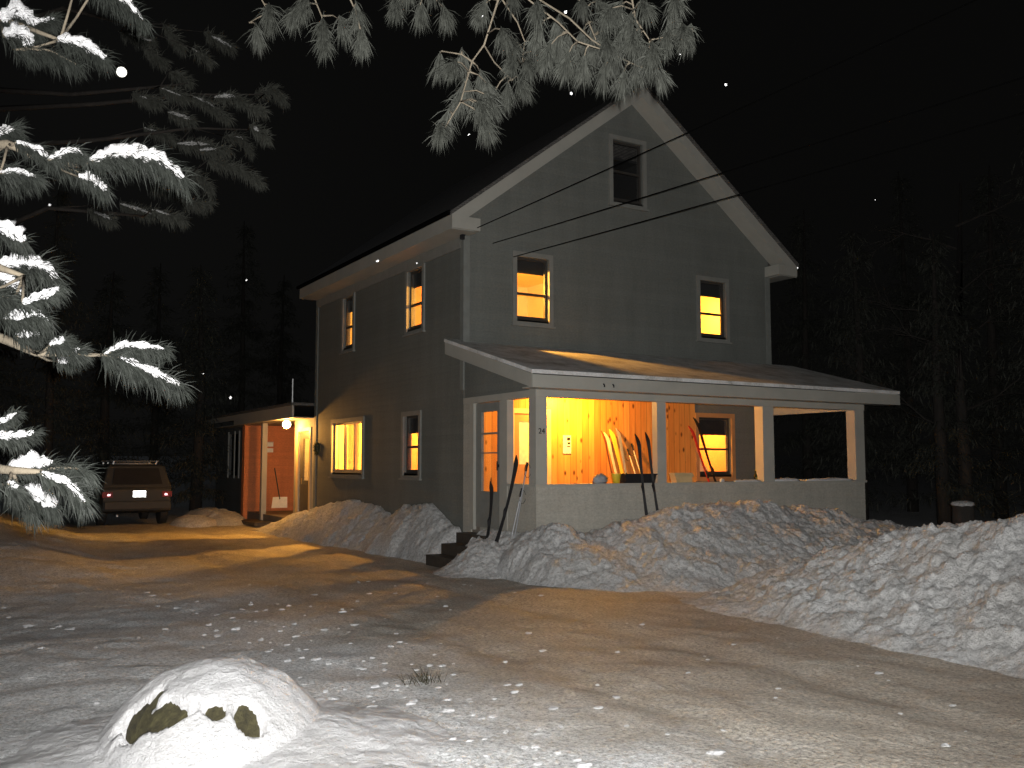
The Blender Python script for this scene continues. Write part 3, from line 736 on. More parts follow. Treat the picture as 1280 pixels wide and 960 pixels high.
# porch lamp
def lantern(name, loc, label, r=0.055):
    t = tag(empty(name, loc), label, 'lamp')
    a = MB().lathe((0, 0, 0), [(0.05, 0.03), (0.05, 0.045)]).build('base', M['brass'], t, local=True)
    g = MB().blob((0, 0, -0.005), 0.04, 1, 0.0, 1, 16, 10).build('bulb', M['bulb'], t, True, local=True)
    return t
PLAMP = Vector((2.10, -0.60, 2.905))
lantern('porch_lamp', PLAMP, 'small lit bulb fixed by the front door under the porch ceiling')
light('porch_light', 'POINT', PLAMP + Vector((0, -0.0, -0.075)), 350, (1.0, 0.43, 0.035), 0.05)

# ------------------------------------------------------------------ rear wing with the entry recess
EX = 5.0; EZ = 2.78
wing = tag(empty('rear_wing', (EX/2, 13.2, 0)), 'low flat-roofed rear wing with a lit entry recess behind the farmhouse', 'building wing')
m = MB()
strips(m, mkx(0, TH), 13.2, 17.6, 0, EZ, [(14.75, 15.95, 1.3, 2.6)])
m.box(TH, 17.45, 0, EX, 17.6, EZ); m.box(EX-0.15, L+0.03, 0, EX, 17.449, EZ)
m.box(1.5, 9.4, 0.3, 1.65, 12.9, EZ)
ww = m.build('wall', M['ellsiding'], wing)
m = MB(); m.box(0.161, 13.05, 0, 1.65, 13.19, EZ); m.box(-0.32, 12.95, 0, 0.16, 13.195, EZ); m.build('board_wall', M['redboards'], wing)
m = MB(); strips(m, mkx(0.0, 0.12), 7.78, 9.35, 0, EZ, [(8.12, 8.98, 0.45, 2.48)]); m.box(0.121, 9.23, 0, 1.5, 9.35, EZ)
m.build('entry_wall', M['skirt'], wing)
m = MB(); m.box(-0.2, 9.36, 0.0, 1.49, 12.94, 0.29); m.build('entry_floor', M['floor'], wing)
m = MB(); m.box(-0.60, 7.79, 3.08, EX+0.3, 17.9, 3.15); er = m.build('roof', M['roof'], wing)
m = MB(); m.box(-0.58, 7.80, 2.781, -0.53, 13.2, 3.079); m.box(-0.56, 13.21, 2.93, -0.53, 17.8, 3.079); m.build('fascia', M['trim'], er)
m = MB(); m.box(-0.529, 7.80, 2.785, EX, 17.7, 2.80); m.build('soffit', M['trim'], er)
m = MB(); m.tube([(0.9, 12.4, 3.1), (0.9, 12.4, 4.15)], 0.035, 8); m.build('vent_pipe', M['metal'], er)
m = MB(); m.box(-0.26, 11.35, 0.0, -0.12, 11.5, 2.78); ps = m.build('post', M['trim'], wing)
# entry door
m = MB(); m.box(-0.03, 8.03, 0.45, 0.0-0.001, 8.12, 2.57); m.box(-0.03, 8.98, 0.45, -0.001, 9.10, 2.57); m.box(-0.03, 8.121, 2.48, -0.001, 8.979, 2.57)
ed = m.build('entry_door', M['yellowtrim'], wing); ed['label'] = 'dark entry door with narrow lit pane and pine casing'
m = MB(); m.box(0.03, 8.13, 0.46, 0.07, 8.97, 1.25); m.box(0.03, 8.13, 1.251, 0.07, 8.22, 2.47); m.box(0.03, 8.72, 1.251, 0.07, 8.97, 2.47); m.box(0.03, 8.221, 2.30, 0.07, 8.719, 2.47)
m.build('door_leaf', M['door'], ed)
m = MB(); m.box(0.048, 8.221, 1.251, 0.052, 8.719, 2.3); m.build('pane', M['glass'], ed)
m = MB(); m.box(0.02, 8.74, 1.15, 0.0, 8.78, 1.30); m.build('handle', M['brass'], ed)
m = MB(); m.box(0.9, 7.9, 0.45, 0.95, 9.2, 2.7); m.build('hall_wall', M['plaster_yel'], wing)
light('room_light', 'POINT', (0.6, 8.5, 2.4), 120, WARM, 0.05)
m = MB(); 
for a, b in ((14.66, 14.75), (15.95, 16.04), (15.2, 15.28)): m.box(-0.03, a, 1.22, -0.001, b, 2.68)
wn_ = m.build('window', M['trim'], wing); wn_['label'] = 'unlit window of the rear wing'
m = MB(); m.box(0.08, 14.75, 1.3, 0.085, 15.95, 2.6); m.build('pane', M['darkglass'], wn_)
m = MB(); m.box(0.3, 14.3, 1.0, 0.35, 16.4, 2.7); m.build('curtain', M['blind'], wn_)
ELAMP = Vector((-0.36, 8.9, 2.66))
elp = tag(empty('entry_lamp', ELAMP), 'bright lit globe lamp hanging under the eave of the rear wing entry', 'lamp')
MB().lathe((0, 0, 0), [(0.06, 0.105), (0.06, 0.12)]).build('base', M['brass'], elp, local=True)
MB().blob((0, 0, 0), 0.105, 1, 0.0, 1, 18, 12).build('globe', M['bulb'], elp, True, local=True)
light('entry_light', 'POINT', ELAMP + Vector((-0.02, 0, -0.13)), 185, (1.0, 0.44, 0.08), 0.08)

# wreath beside the entry
wr = MB(); c = Vector((-0.05, 7.50, 2.03))
for k in range(240):
    a = random.random()*6.283; q = c + Vector((0, math.cos(a)*0.13, math.sin(a)*0.13)) + Vector([random.gauss(0, 0.015) for _ in range(3)])
    d = Vector((random.uniform(-1, 0.1), random.gauss(0, 1), random.gauss(0, 1))).normalized()*0.06; s_ = Vector((0, 0.006, 0.006))
    wr.face([q-s_, q+s_, q+d])
wr.tube([c + Vector((0.02, math.cos(a*0.393)*0.13, math.sin(a*0.393)*0.13)) for a in range(17)], 0.025, 8)
tag(wr.build('wreath', M['wreath']), 'round dark evergreen wreath hung on the wall right of the entry door', 'wreath')
# wall mailbox in the recess
mbx = tag(empty('wall_mailbox', (0.35, 12.9, 2.0)), 'small pale two-tier letter box on the red boards behind the entry post', 'mailbox')
MB().box(-0.12, 0, 0, 0.16, 0.05, 0.12).box(-0.12, 0, 0.17, 0.16, 0.05, 0.29).build('box', M['paper'], mbx, local=True)
MB().box(-0.13, -0.012, 0.295, 0.17, 0.05, 0.31).build('lid', M['metal'], mbx, local=True)
# snow shovel leaning in the recess
sh = tag(empty('snow_shovel', (0.15, 10.9, 0.3)), 'pale snow shovel leaning by the entry with its scoop up', 'shovel')
m = MB(); n = 8
for i in range(n):
    a0, a1 = -0.6+1.2*i/n, -0.6+1.2*(i+1)/n
    m.prism([(-0.20+0.4*i/n, 0.10*math.cos(a0*1.3), 0.46), (-0.20+0.4*(i+1)/n, 0.10*math.cos(a1*1.3), 0.46), (-0.22+0.44*(i+1)/n, 0.10*math.cos(a1*1.3)+0.05, 0.16), (-0.22+0.44*i/n, 0.10*math.cos(a0*1.3)+0.05, 0.16)], (0, 0.008, 0))
m.build('scoop', M['paper'], sh, local=True)
MB().tube([(0, 0.1, 0.40), (-0.1, 0.3, 1.25)], 0.016, 8).build('handle', M['steps'], sh, local=True)
# dark mat and boot tray by the post
mt_ = MB().box(-0.75, 10.2, 0.03, -0.25, 11.9, 0.13).build('door_mat', M['steps']); tag(mt_, 'dark doormat lying in the snow at the foot of the entry post', 'mat')

# ------------------------------------------------------------------ cables from the pole to the house corner
def cable(a, b, sag, label):
    a = Vector(a); b = Vector(b); pts = []
    for i in range(41):
        t = i/40; p = a.lerp(b, t); p.z -= sag*4*t*(1-t); pts.append(p)
    tag(MB().tube(pts, 0.008, 6).build('overhead_cable', M['wire'], smooth=True), label, 'cable', 'overhead cables to the house')
POLE = Vector((16.5, -16.0, 0))
def on(u0, v0, p0, u1, v1, d1): return p0, P(u1, v1, d1)
for (p0, uv, lab) in (((-0.04, -0.05, 5.72), (1000, 96), 'uppermost black cable crossing the gable from the left corner past the attic window'),
                      ((0.55, -0.06, 5.62), (1000, 180), 'middle black cable crossing the gable just below the attic window'),
                      ((0.98, -0.07, 5.42), (1000, 216), 'lowest black cable crossing the gable above the lit left window')):
    p0 = Vector(p0); p1 = P(uv[0], uv[1], 12.0); d = (p1-p0); e = p0 + d*2.6
    cable(p0, e, 0.06, lab)
mb = MB().box(-0.10, -0.06, 5.62, -0.02, -0.02, 5.80).tube([(-0.06, -0.10, 5.70), (-0.06, -0.02, 5.70)], 0.035, 8)
mb.build('cable_bracket', M['black'], house)

# ------------------------------------------------------------------ skis, poles and clutter
def ski(base, top, wdt, mat, label, bow=0.06, tip=0.16, face=(0, -1, 0), tipdir=1, group=None, pattern=None):
    base = Vector(base); top = Vector(top); ax = (top-base); Ln = ax.length; ax.normalize()
    f = Vector(face); sd_ = ax.cross(f).normalized(); f = sd_.cross(ax).normalized()
    N = 26; i_top = []; m = MB(); th = 0.012
    for k in range(N+1):
        t = k/N; wv = wdt*(0.5+0.5*(abs(t-0.5)*2)**2)*(1-sm(0.93, 1.0, t)*0.85)*(1-(1-sm(0, 0.03, t))*0.4)
        off = -bow*4*t*(1-t) + tip*tipdir*max(0, (t-0.86)/0.14)**2
        c = base + ax*(t*Ln) + f*off
        for s_, q in ((-1, 0), (1, 0), (1, 1), (-1, 1)): m.v.append(tuple(c + sd_*(s_*wv/2) + f*(q*th)))
    for k in range(N):
        for j in range(4): a = k*4+j; b = k*4+(j+1) % 4; m.f.append((a, b, b+4, a+4))
    m.f.append((3, 2, 1, 0)); m.f.append(tuple(N*4+j for j in range(4)))
    t = tag(empty('ski', base), label, 'ski', group or 'skis at the porch')
    m.build('board', M[mat], t, smooth=False)
    c = base + ax*(0.47*Ln) + f*(-bow + th)
    bm_ = MB().tube([c - ax*0.10 + f*0.008, c + f*0.03, c + ax*0.06 + f*0.012], [0.018, 0.026, 0.016], 8)
    bm_.build('binding', M['black'], t)
    return t
def pole(base, top, label, mat='ski_gr'):
    base = Vector(base); top = Vector(top); t = tag(empty('ski_pole', base), label, 'ski pole', 'ski poles at the porch')
    MB().tube([base, top], 0.011, 8).build('shaft', M[mat], t)
    d = (top-base).normalized()
    MB().tube([top-d*0.14, top-d*0.07, top], [0.015, 0.018, 0.021], 8).build('grip', M['black'], t)
    q = base+d*0.09; MB().tube([q, q+d*0.01], 0.05, 12).build('basket', M['black'], t)
    lp = MB().tube([top-d*0.02+Vector((0.06*math.sin(a*0.7), -0.012, -0.11*(1-math.cos(a*0.7)))) for a in range(10)], 0.004, 5); lp.build('strap', M['black'], t)
# outside, planted in the bank
ski((1.96, -2.66, 0.55), (1.90, -2.49, 2.13), 0.075, 'ski_dk', 'left one of two black skis planted upright in the bank before the porch rail', -0.08, 0.22, (-0.8, -0.6, 0), 1)
ski((2.20, -2.66, 0.55), (2.08, -2.50, 2.17), 0.07, 'ski_dk', 'right one of two black skis planted upright in the bank before the porch rail', -0.07, 0.16, (-0.8, -0.6, 0), 1)
ski((-0.42, -1.50, 0.25), (-0.14, -1.25, 1.36), 0.08, 'ski_dk', 'short black ski standing left of the leaning one by the steps', 0.09, 0.05, (-0.8, -0.6, 0), 1)
ski((-0.55, -1.95, 0.22), (-0.10, -2.00, 1.78), 0.085, 'ski_dk', 'long black ski leaning across the side opening of the porch', 0.10, 0.06, (-0.8, -0.6, 0), 1)
pole((-0.30, -2.0, 0.2), (-0.05, -2.05, 1.28), 'shorter grey ski pole standing against the side skirt of the porch')
pole((-0.30, -2.12, 0.2), (-0.06, -2.22, 1.68), 'longer grey ski pole against the porch corner post')
# inside against the pine wall
for (bx_, tx, tz, wd, mt, lab) in (
    (3.12, 2.93, 2.30, 0.05, 'ski_br', 'thin brown ski leaning leftmost of the bunch on the pine wall'),
    (3.26, 3.00, 2.27, 0.09, 'ski_wh', 'cream ski leaning second from left in the bunch on the pine wall'),
    (3.40, 3.13, 2.33, 0.12, 'ski_yel', 'broad pale yellow ski in the middle of the bunch on the pine wall'),
    (3.42, 3.28, 2.36, 0.09, 'ski_gr', 'grey patterned ski leaning right of the yellow one on the pine wall')):
    ski((bx_, -0.45, 0.61), (tx, -0.12, tz), wd, mt, lab, 0.03, -0.08, (0, -1, 0), 1, 'skis leaning on the pine wall')
ski((5.52, -0.55, 0.61), (5.12, -0.12, 2.45), 0.08, 'ski_red', 'red ski leaning left of the porch window', 0.05, -0.1, (0, -1, 0), 1)
ski((5.62, -0.60, 0.61), (5.26, -0.12, 2.62), 0.09, 'ski_dk', 'black ski leaning against the left casing of the porch window', 0.05, -0.1, (0, -1, 0), 1)
pole((3.72, -0.5, 0.61), (3.50, -0.12, 1.95), 'cream ski pole right of the skis on the pine wall', 'ski_wh')
pole((3.84, -0.5, 0.61), (3.60, -0.12, 2.05), 'second cream ski pole, farthest right on the pine wall', 'ski_wh')
# notice on the wall
nb = tag(empty('notice_sheet', (2.16, -0.03, 1.97)), 'white notice sheet with dark block letters pinned right of the front door', 'notice')
MB().box(-0.09, -0.006, -0.12, 0.09, 0, 0.22).build('sheet', M['paper'], nb, local=True)
MB().box(0.0, -0.01, 0.12, 0.07, -0.0065, 0.18).box(0.01, -0.01, 0.05, 0.07, -0.0065, 0.09).box(0.0, -0.01, 0.0, 0.07, -0.0065, 0.02).build('print', M['black'], nb, local=True)
# things on the rail
RT = 1.346
def onrail(u): # x on the rail for a spot along it
    return u
mb = MB().blob((1.24, -PD+0.05, RT+0.06), (0.14, 0.08, 0.08), 4, 0.5, 2.2, 20, 12)
tag(mb.build('crumpled_bag', M['ski_gr'], smooth=True), 'crumpled pale grey bag sitting on the porch rail', 'bag')
tb = tag(empty('plastic_tub', (1.56, -PD+0.05, RT)), 'small bright yellow tub on the porch rail beside the black planter', 'tub')
MB().lathe((0, 0, 0), [(0.055, 0), (0.075, 0.13), (0.08, 0.14)], 20).build('tub', M['yel'], tb, True, local=True)
MB().lathe((0, 0, 0.141), [(0.083, 0), (0.083, 0.015)], 20).build('lid', M['yel'], tb, local=True)
pb = tag(empty('planter_box', (2.0, -PD+0.05, RT)), 'long black planter box on the porch rail left of the second post', 'planter')
MB().prism([(-0.30, -0.07, 0), (0.30, -0.07, 0), (0.32, -0.09, 0.13), (-0.32, -0.09, 0.13)], (0, 0.15, 0)).build('trough', M['black'], pb, local=True)
MB().box(-0.335, -0.10, 0.131, 0.335, 0.075, 0.15).build('rim', M['black'], pb, local=True)
cb = tag(empty('cardboard_box', (2.93, -PD+0.05, RT)), 'open buff cardboard box on the rail right of the second post', 'box')
MB().prism([(-0.15, -0.06, 0), (0.19, -0.06, 0), (0.19, -0.06, 0.16), (-0.20, -0.06, 0.16)], (0, 0.14, 0)).build('carton', M['card'], cb, local=True)
MB().prism([(-0.20, -0.062, 0.162), (0.19, -0.062, 0.162), (0.21, -0.09, 0.10), (-0.22, -0.09, 0.10)], (0, 0.004, 0)).build('flap', M['card'], cb, local=True)
bt = tag(empty('bottle', (4.66, -PD+0.05, RT)), 'small green glass bottle on the rail left of the third post', 'bottle')
MB().lathe((0, 0, 0), [(0.03, 0), (0.032, 0.1), (0.012, 0.14), (0.012, 0.19)], 14).build('body', M['bottle'], bt, True, local=True)
MB().lathe((0, 0, 0.191), [(0.014, 0), (0.014, 0.015)], 12).build('cap', M['yel'], bt, local=True)
for (x0, x1, hh, lab) in ((4.15, 4.78, 0.03, 'thin strip of snow on the rail left of the third post'), (5.10, 5.75, 0.055, 'lump of snow lying on the rail just right of the third post'),
                     (5.95, 7.2, 0.05, 'long low ridge of snow on the rail by the last post')):
    pts = [(x0+(x1-x0)*i/14, -PD+0.05+0.01*math.sin(i), RT+0.006) for i in range(15)]
    rr = [0.02+hh*math.sin(math.pi*(i+0.4)/15)*(0.8+0.4*noise.noise(Vector((i*0.8, x0, 0)))) for i in range(15)]
    tag(MB().tube(pts, rr, 10, 0.8, 0.5, x0).build('rail_snow', M['snow'], smooth=True), lab, 'snow')
mb = MB().blob((3.85, -PD+0.05, RT+0.02), (0.05, 0.04, 0.035), 9, 0.3)
tag(mb.build('snow_lump', M['snow'], smooth=True), 'single white snow lump on the rail in the second bay', 'snow')

# ------------------------------------------------------------------ parked car, seen from behind
car = tag(empty('parked_car', (-3.30, 12.35, gh(-3.3, 13.5)+0.0)), 'pewter grey boxy four-wheel-drive parked at the end of the drive, tail towards us', 'car')
def carbox(prof, hw_fn, name, mat, parent=car):
    # prof: list of (y,z) outline ; hw_fn(z) half width ; makes body with tumblehome
    m = MB(); n = len(prof)
    m.v = [(-hw_fn(z), y, z) for y, z in prof] + [(hw_fn(z), y, z) for y, z in prof]
    m.f.append(tuple(range(n))); m.f.append(tuple(range(2*n-1, n-1, -1)))
    for k in range(n): m.f.append((k, n+k, n+(k+1) % n, (k+1) % n))
    o = m.build(name, M[mat], parent, local=True)
    bv = o.modifiers.new('bevel', 'BEVEL'); bv.width = 0.035; bv.segments = 3; bv.limit_method = 'ANGLE'; bv.angle_limit = R(25)
    return o
hw = lambda z: 0.86 if z < 1.05 else 0.86 - (z-1.05)*0.24
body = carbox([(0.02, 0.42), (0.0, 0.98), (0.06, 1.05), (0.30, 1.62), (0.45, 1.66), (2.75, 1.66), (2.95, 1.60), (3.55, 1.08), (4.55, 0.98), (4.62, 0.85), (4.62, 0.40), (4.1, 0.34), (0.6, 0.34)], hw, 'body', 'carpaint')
def quad(pts, th, name, mat, parent=body):
    m = MB(); p = [Vector(q) for q in pts]; nrm = (p[1]-p[0]).cross(p[2]-p[0]).normalized(); m.prism(p, nrm*th); return m.build(name, M[mat], parent, local=True)
WT[body.name] = Vector((0, 0, 0))
# rear window lies on the sloping tail
def tail(x, z, o=0.006):
    y = 0.06 + (z-1.05)*(0.24/0.57) - o; return (x, y-0.004, z)
quad([tail(-0.64, 1.12), tail(0.64, 1.12), tail(0.56, 1.55), tail(-0.56, 1.55)], 0.012, 'rear_window', 'darkglassb' if False else 'black')
for s in (-1, 1):
    for (ya, yb) in ((0.55, 1.25), (1.35, 2.1), (2.18, 2.9)):
        ht = 1.55 if yb < 2.8 else 1.5
        m = MB(); xo = lambda z: s*(hw(z)+0.004)
        a = 0.12 if ya < 0.6 else 0; b = -0.02 if yb < 2.8 else -0.28
        m.prism([(xo(1.10), ya, 1.10), (xo(1.10), yb+(0.15 if b < -0.1 else 0), 1.10), (xo(ht), yb+b+0.1, ht), (xo(ht), ya+a, ht)], (s*0.006, 0, 0)); m.build('side_window', M['black'], body, local=True)
    # tail lamps wrap the rear corners
    m = MB(); m.box(s*0.62, -0.018, 0.78, s*0.875, 0.12, 0.93); tl = m.build('tail_light', M['red_lens'], body, local=True)
    fx = 0.72*s
    p = Vector((fx, -0.03, 0.85)); rt = Matrix.Rotation(R(-9.3), 3, 'Z')
    m = MB(); q = [rt @ Vector(v) for v in ((-0.035, 0, -0.025), (0.035, 0, -0.025), (0.035, 0, 0.025), (-0.035, 0, 0.025))]
    m.prism([tuple(p+v) for v in q], tuple(rt @ Vector((0, 0.006, 0)))); m.build('reflector', M['reflector'], tl, local=True)
    for y in (0.85, 3.65):
        m = MB(); m.v = []
        for k, (xx, r) in enumerate(((0, 0.30), (0.02, 0.35), (0.2, 0.35), (0.22, 0.30))):
            for j in range(24): a = j*math.pi/12; m.v.append((s*(0.90-xx), y+math.cos(a)*r, 0.35+math.sin(a)*r))
        for k in range(3):
            for j in range(24): a = k*24+j; b = k*24+(j+1) % 24; m.f.append((a, b, b+24, a+24))
        m.f.append(tuple(range(24))); m.f.append(tuple(72+j for j in range(24)))
        wh = m.build('wheel', M['tyre'], car, local=True)
        MB().prism([(s*0.903, y+math.cos(j*math.pi/10)*0.2, 0.35+math.sin(j*math.pi/10)*0.2) for j in range(20)], (s*0.006, 0, 0)).build('rim', M['chrome'], wh, local=True)
    m = MB(); m.box(s*0.88, 2.85, 1.02, s*1.08, 2.95, 1.20); mi = m.build('door_mirror', M['black'], car, local=True)
m = MB(); m.box(-0.84, -0.14, 0.46, 0.84, -0.02, 0.68); bp = m.build('rear_bumper', M['carpaint'], car, local=True)
bv = bp.modifiers.new('bevel', 'BEVEL'); bv.width = 0.03; bv.segments = 3
m = MB(); m.box(0.99, 2.83, 1.10, 1.07, 2.846, 1.17)
m.build('mirror_glass', M['amber'], mi, local=True)
p = Vector((0.04, -0.035, 0.87)); rt = Matrix.Rotation(R(-9.3), 3, 'Z')
m = MB(); q = [rt @ Vector(v) for v in ((-0.16, 0, -0.085), (0.16, 0, -0.085), (0.16, 0, 0.085), (-0.16, 0, 0.085))]
m.prism([tuple(p+v) for v in q], tuple(rt @ Vector((0, 0.01, 0)))); m.build('licence_plate', M['plate'], car, local=True)
m = MB()
for s in (-0.55, 0.55): m.tube([(s, 0.5, 1.73), (s, 2.6, 1.73)], 0.02, 8)
for y in (0.55, 1.5, 2.4): m.tube([(-0.62, y, 1.745), (0.62, y, 1.745)], 0.02, 8)
for s in (-0.55, 0.55):
    for y in (0.6, 1.6, 2.5): m.box(s-0.02, y-0.02, 1.655, s+0.02, y+0.02, 1.73)
m.build('roof_rack', M['metal'], car, local=True)
m = MB().tube([(-0.5, -0.02, 0.30), (-0.5, 0.4, 0.32)], 0.03, 10).build('exhaust_pipe', M['metal'], car, local=True)
# snow resting on the car roof
m = MB().tube([(-0.0, 0.5+i*0.2, 1.665) for i in range(11)], [0.1]+[0.55]*9+[0.1], 12, 0.07, 0.25, 3)
m.build('roof_snow', M['bank'], car, True, local=True)

# ------------------------------------------------------------------ pines
def needle_fan(mb, c, axis_, n, ln, spread, wd=0.0028):
    axis_ = axis_.normalized()
    for k in range(n):
        d = (axis_ + Vector([random.gauss(0, spread) for _ in range(3)])).normalized()
        l = ln*random.uniform(0.7, 1.1); b = c + axis_*random.uniform(-0.035, 0.03)
        side = d.cross(Vector((random.random()-.5, random.random()-.5, random.random()-.5))).normalized()*wd
        mid = b + d*l*0.55; tip_ = b + d*l + Vector((0, 0, -0.22*l))
        mb.face([b-side*0.6, b+side*0.6, mid+side, mid-side]); mb.face([mid-side, mid+side, tip_])
def spray(ndl, snw, twg, pts, hang, nper, snowr, seed, ln=None, wd=0.0028, both=0.35, seg=None):
    """a drooping bough end: a twig, a fringe of needles beneath it and a ridge of snow on top"""
    P3 = [Vector(p) for p in pts]; tot = sum((b-a).length for a, b in zip(P3, P3[1:]))
    N = max(8, int(tot/0.025)); line = []
    cum = [0]
    for a, b in zip(P3, P3[1:]): cum.append(cum[-1]+(b-a).length)
    for i in range(N+1):
        s_ = tot*i/N; k = max(j for j in range(len(cum)-1) if cum[j] <= s_+1e-9); t = (s_-cum[k])/max(1e-9, cum[k+1]-cum[k]); line.append(P3[k].lerp(P3[k+1], t))
    if twg is not None: twg.tube(line, [0.007-0.004*i/N for i in range(N+1)], 5)
    for i in range(N+1):
        tg = (line[min(N, i+1)]-line[max(0, i-1)]).normalized()
        for k in range(nper):
            lat = Vector([random.gauss(0, 1) for _ in range(3)]).normalized()
            d = tg*random.uniform(0.25, 1.0) + lat*0.45 + Vector((0, 0, -random.uniform(0.2, 1.2) if random.random() > both*0.5 else random.uniform(0, 0.5)))
            d.normalize(); l = hang*random.uniform(0.65, 1.08)*(0.75+0.25*math.sin(math.pi*i/N))
            b = line[i] + Vector([random.gauss(0, 0.008) for _ in range(3)])
            side = d.cross(Vector([random.random()-.5 for _ in range(3)])).normalized()*wd
            mid = b + d*l*0.5; tp = b + d*l + Vector((0, 0, -0.18*l))
            ndl.face([b-side*0.6, b+side*0.6, mid+side, mid-side]); ndl.face([mid-side, mid+side, tp])
    if snowr > 0:
        i0, i1 = (0, N) if seg is None else (int(seg[0]*N), int(seg[1]*N))
        i0 = max(0, i0); ll = line[i0:i1+1]; q = len(ll)
        if q > 2:
            fine = []
            for i in range(q-1):
                fine += [ll[i], ll[i].lerp(ll[i+1], 0.5)]
            fine.append(ll[-1]); Q = len(fine)
            rr = [snowr*(0.25+0.85*math.sin(math.pi*min(1, (i+0.6)/Q))**0.6)*(0.72+0.7*abs(noise.noise(Vector((i*0.35, seed*1.7, 0))))) for i in range(Q)]
            snw.tube([p + Vector((0, 0, 0.35*r)) for p, r in zip(fine, rr)], rr, 12, 0.85, 0.8, seed)

# the snowy pine whose trunk stands just left of the view
lp = P(-330, 700, 5.2); lp.z = gh(lp.x, lp.y)
pine1 = tag(empty('pine_tree', lp), 'snow-laden white pine reaching in from the left edge, nearest tree', 'pine tree')
m = MB().tube([(0, 0, -0.2), (0.02, 0, 1.5), (-0.03, 0.05, 3.5), (0, 0, 6.5), (0.05, 0, 9.5)], [0.26, 0.21, 0.17, 0.11, 0.03], 14, 1, 0.15); m.build('trunk', M['bark'], pine1, True, local=True)
LB = [  # boughs: main line in view terms, then sprays (points, hang, snow radius)
 dict(d=4.7, main=[(-330, 60), (-100, 20), (0, 22), (75, 50)], sp=[
   ([(0, 26), (22, 14), (45, 34)], 0.19, 0.026), ([(5, 46), (25, 40), (40, 62)], 0.17, 0.026), ([(35, 30), (68, 24)], 0.14, 0.010),
   ([(72, 50), (100, 54), (132, 74)], 0.17, 0.020), ([(20, 62), (60, 62), (95, 80)], 0.16, 0.0), ([(118, -14), (158, 2), (178, 26)], 0.16, 0.013), ([(95, -20), (140, -10), (160, 12)], 0.16, 0.0)]),
 dict(d=4.4, main=[(-330, 250), (-80, 190), (10, 180), (60, 200), (100, 208)], sp=[
   ([(-10, 170), (18, 162)], 0.16, 0.014), ([(20, 178), (45, 186), (62, 200)], 0.13, 0.010), ([(60, 200), (92, 187), (104, 195)], 0.12, 0.010),
   ([(112, 202), (150, 190), (200, 199), (229, 224)], 0.20, 0.022), ([(98, 221), (116, 224), (131, 240)], 0.14, 0.016), ([(0, 216), (18, 214), (45, 222)], 0.15, 0.011),
   ([(60, 205), (90, 212), (120, 222)], 0.15, 0.0), ([(-20, 195), (0, 205), (20, 225)], 0.18, 0.0)]),
 dict(d=4.0, main=[(-330, 330), (-80, 300), (0, 335), (30, 345)], sp=[
   ([(-20, 286), (5, 286), (29, 304)], 0.14, 0.024), ([(-10, 333), (35, 329), (58, 336), (70, 350)], 0.20, 0.022), ([(28, 380), (56, 370), (74, 361)], 0.10, 0.012),
   ([(5, 398), (48, 393), (58, 402)], 0.14, 0.014), ([(-10, 345), (10, 350), (25, 372)], 0.17, 0.018), ([(-20, 365), (10, 372)], 0.18, 0.0)]),
 dict(d=4.3, main=[(-330, 360), (-60, 400), (10, 426), (45, 442), (130, 444)], sp=[
   ([(20, 420), (50, 418)], 0.10, 0.013), ([(62, 432), (82, 426)], 0.12, 0.012), ([(85, 440), (100, 438)], 0.13, 0.009), ([(72, 452), (92, 452)], 0.09, 0.019),
   ([(130, 444), (155, 431), (180, 434), (205, 436)], 0.13, 0.011), ([(150, 447), (172, 458), (200, 470), (224, 482)], 0.17, 0.014), ([(160, 440), (180, 446)], 0.12, 0.014),
   ([(128, 444), (150, 448), (170, 458)], 0.18, 0.0)]),
 dict(d=3.9, main=[(-330, 470), (-70, 520), (0, 545)], sp=[
   ([(-20, 523), (5, 528), (20, 516)], 0.08, 0.008), ([(-10, 547), (25, 546), (42, 541)], 0.10, 0.012)]),
 dict(d=3.7, main=[(-330, 520), (-60, 580), (15, 588), (60, 590)], sp=[
   ([(12, 585), (35, 580), (66, 580)], 0.13, 0.020), ([(28, 612), (48, 618), (68, 636)], 0.14, 0.028), ([(52, 592), (85, 604), (106, 628)], 0.15, 0.010),
   ([(62, 586), (90, 584), (110, 592)], 0.15, 0.0), ([(0, 590), (-8, 592), (8, 590)], 0.1, 0.015), ([(10, 605), (20, 612)], 0.12, 0.013), ([(-10, 600), (20, 612), (40, 640)], 0.16, 0.0)]),
]
sd = 0
for bi, B in enumerate(LB):
    tw, nd, sns = MB(), MB(), []
    dd = B['d']
    pts = [P(u, v, dd+(0.9 if k == 0 else 0)) for k, (u, v) in enumerate(B['main'])]
    pts[0] = Vector((lp.x, lp.y, pts[0].z))
    n = len(pts); tw.tube(pts, [0.035*(1-0.8*k/(n-1)) for k in range(n)], 8)
    for (sp, hang, sr) in B['sp']:
        sd += 1; dz = random.uniform(-0.22, 0.22)
        q = [P(u, v, dd+dz+0.03*k) for k, (u, v) in enumerate(sp)]
        # short connecting twig to the bough
        best = min(pts[1:], key=lambda a: (a-q[0]).length); tw.tube([best, best.lerp(q[0], 0.5)+Vector((0, 0, -0.01)), q[0]], [0.008, 0.006, 0.005], 5)
        s1 = MB(); spray(nd, s1, tw, q, hang*0.74, 42, sr*1.75, sd, wd=0.0020)
        if s1.v: sns.append(s1)
    br = tw.build('branch', M['twig'], pine1, True); nd.build('needles', M['needle'], br)
    for s1 in sns: s1.build('snow', M['snow'], br, True)

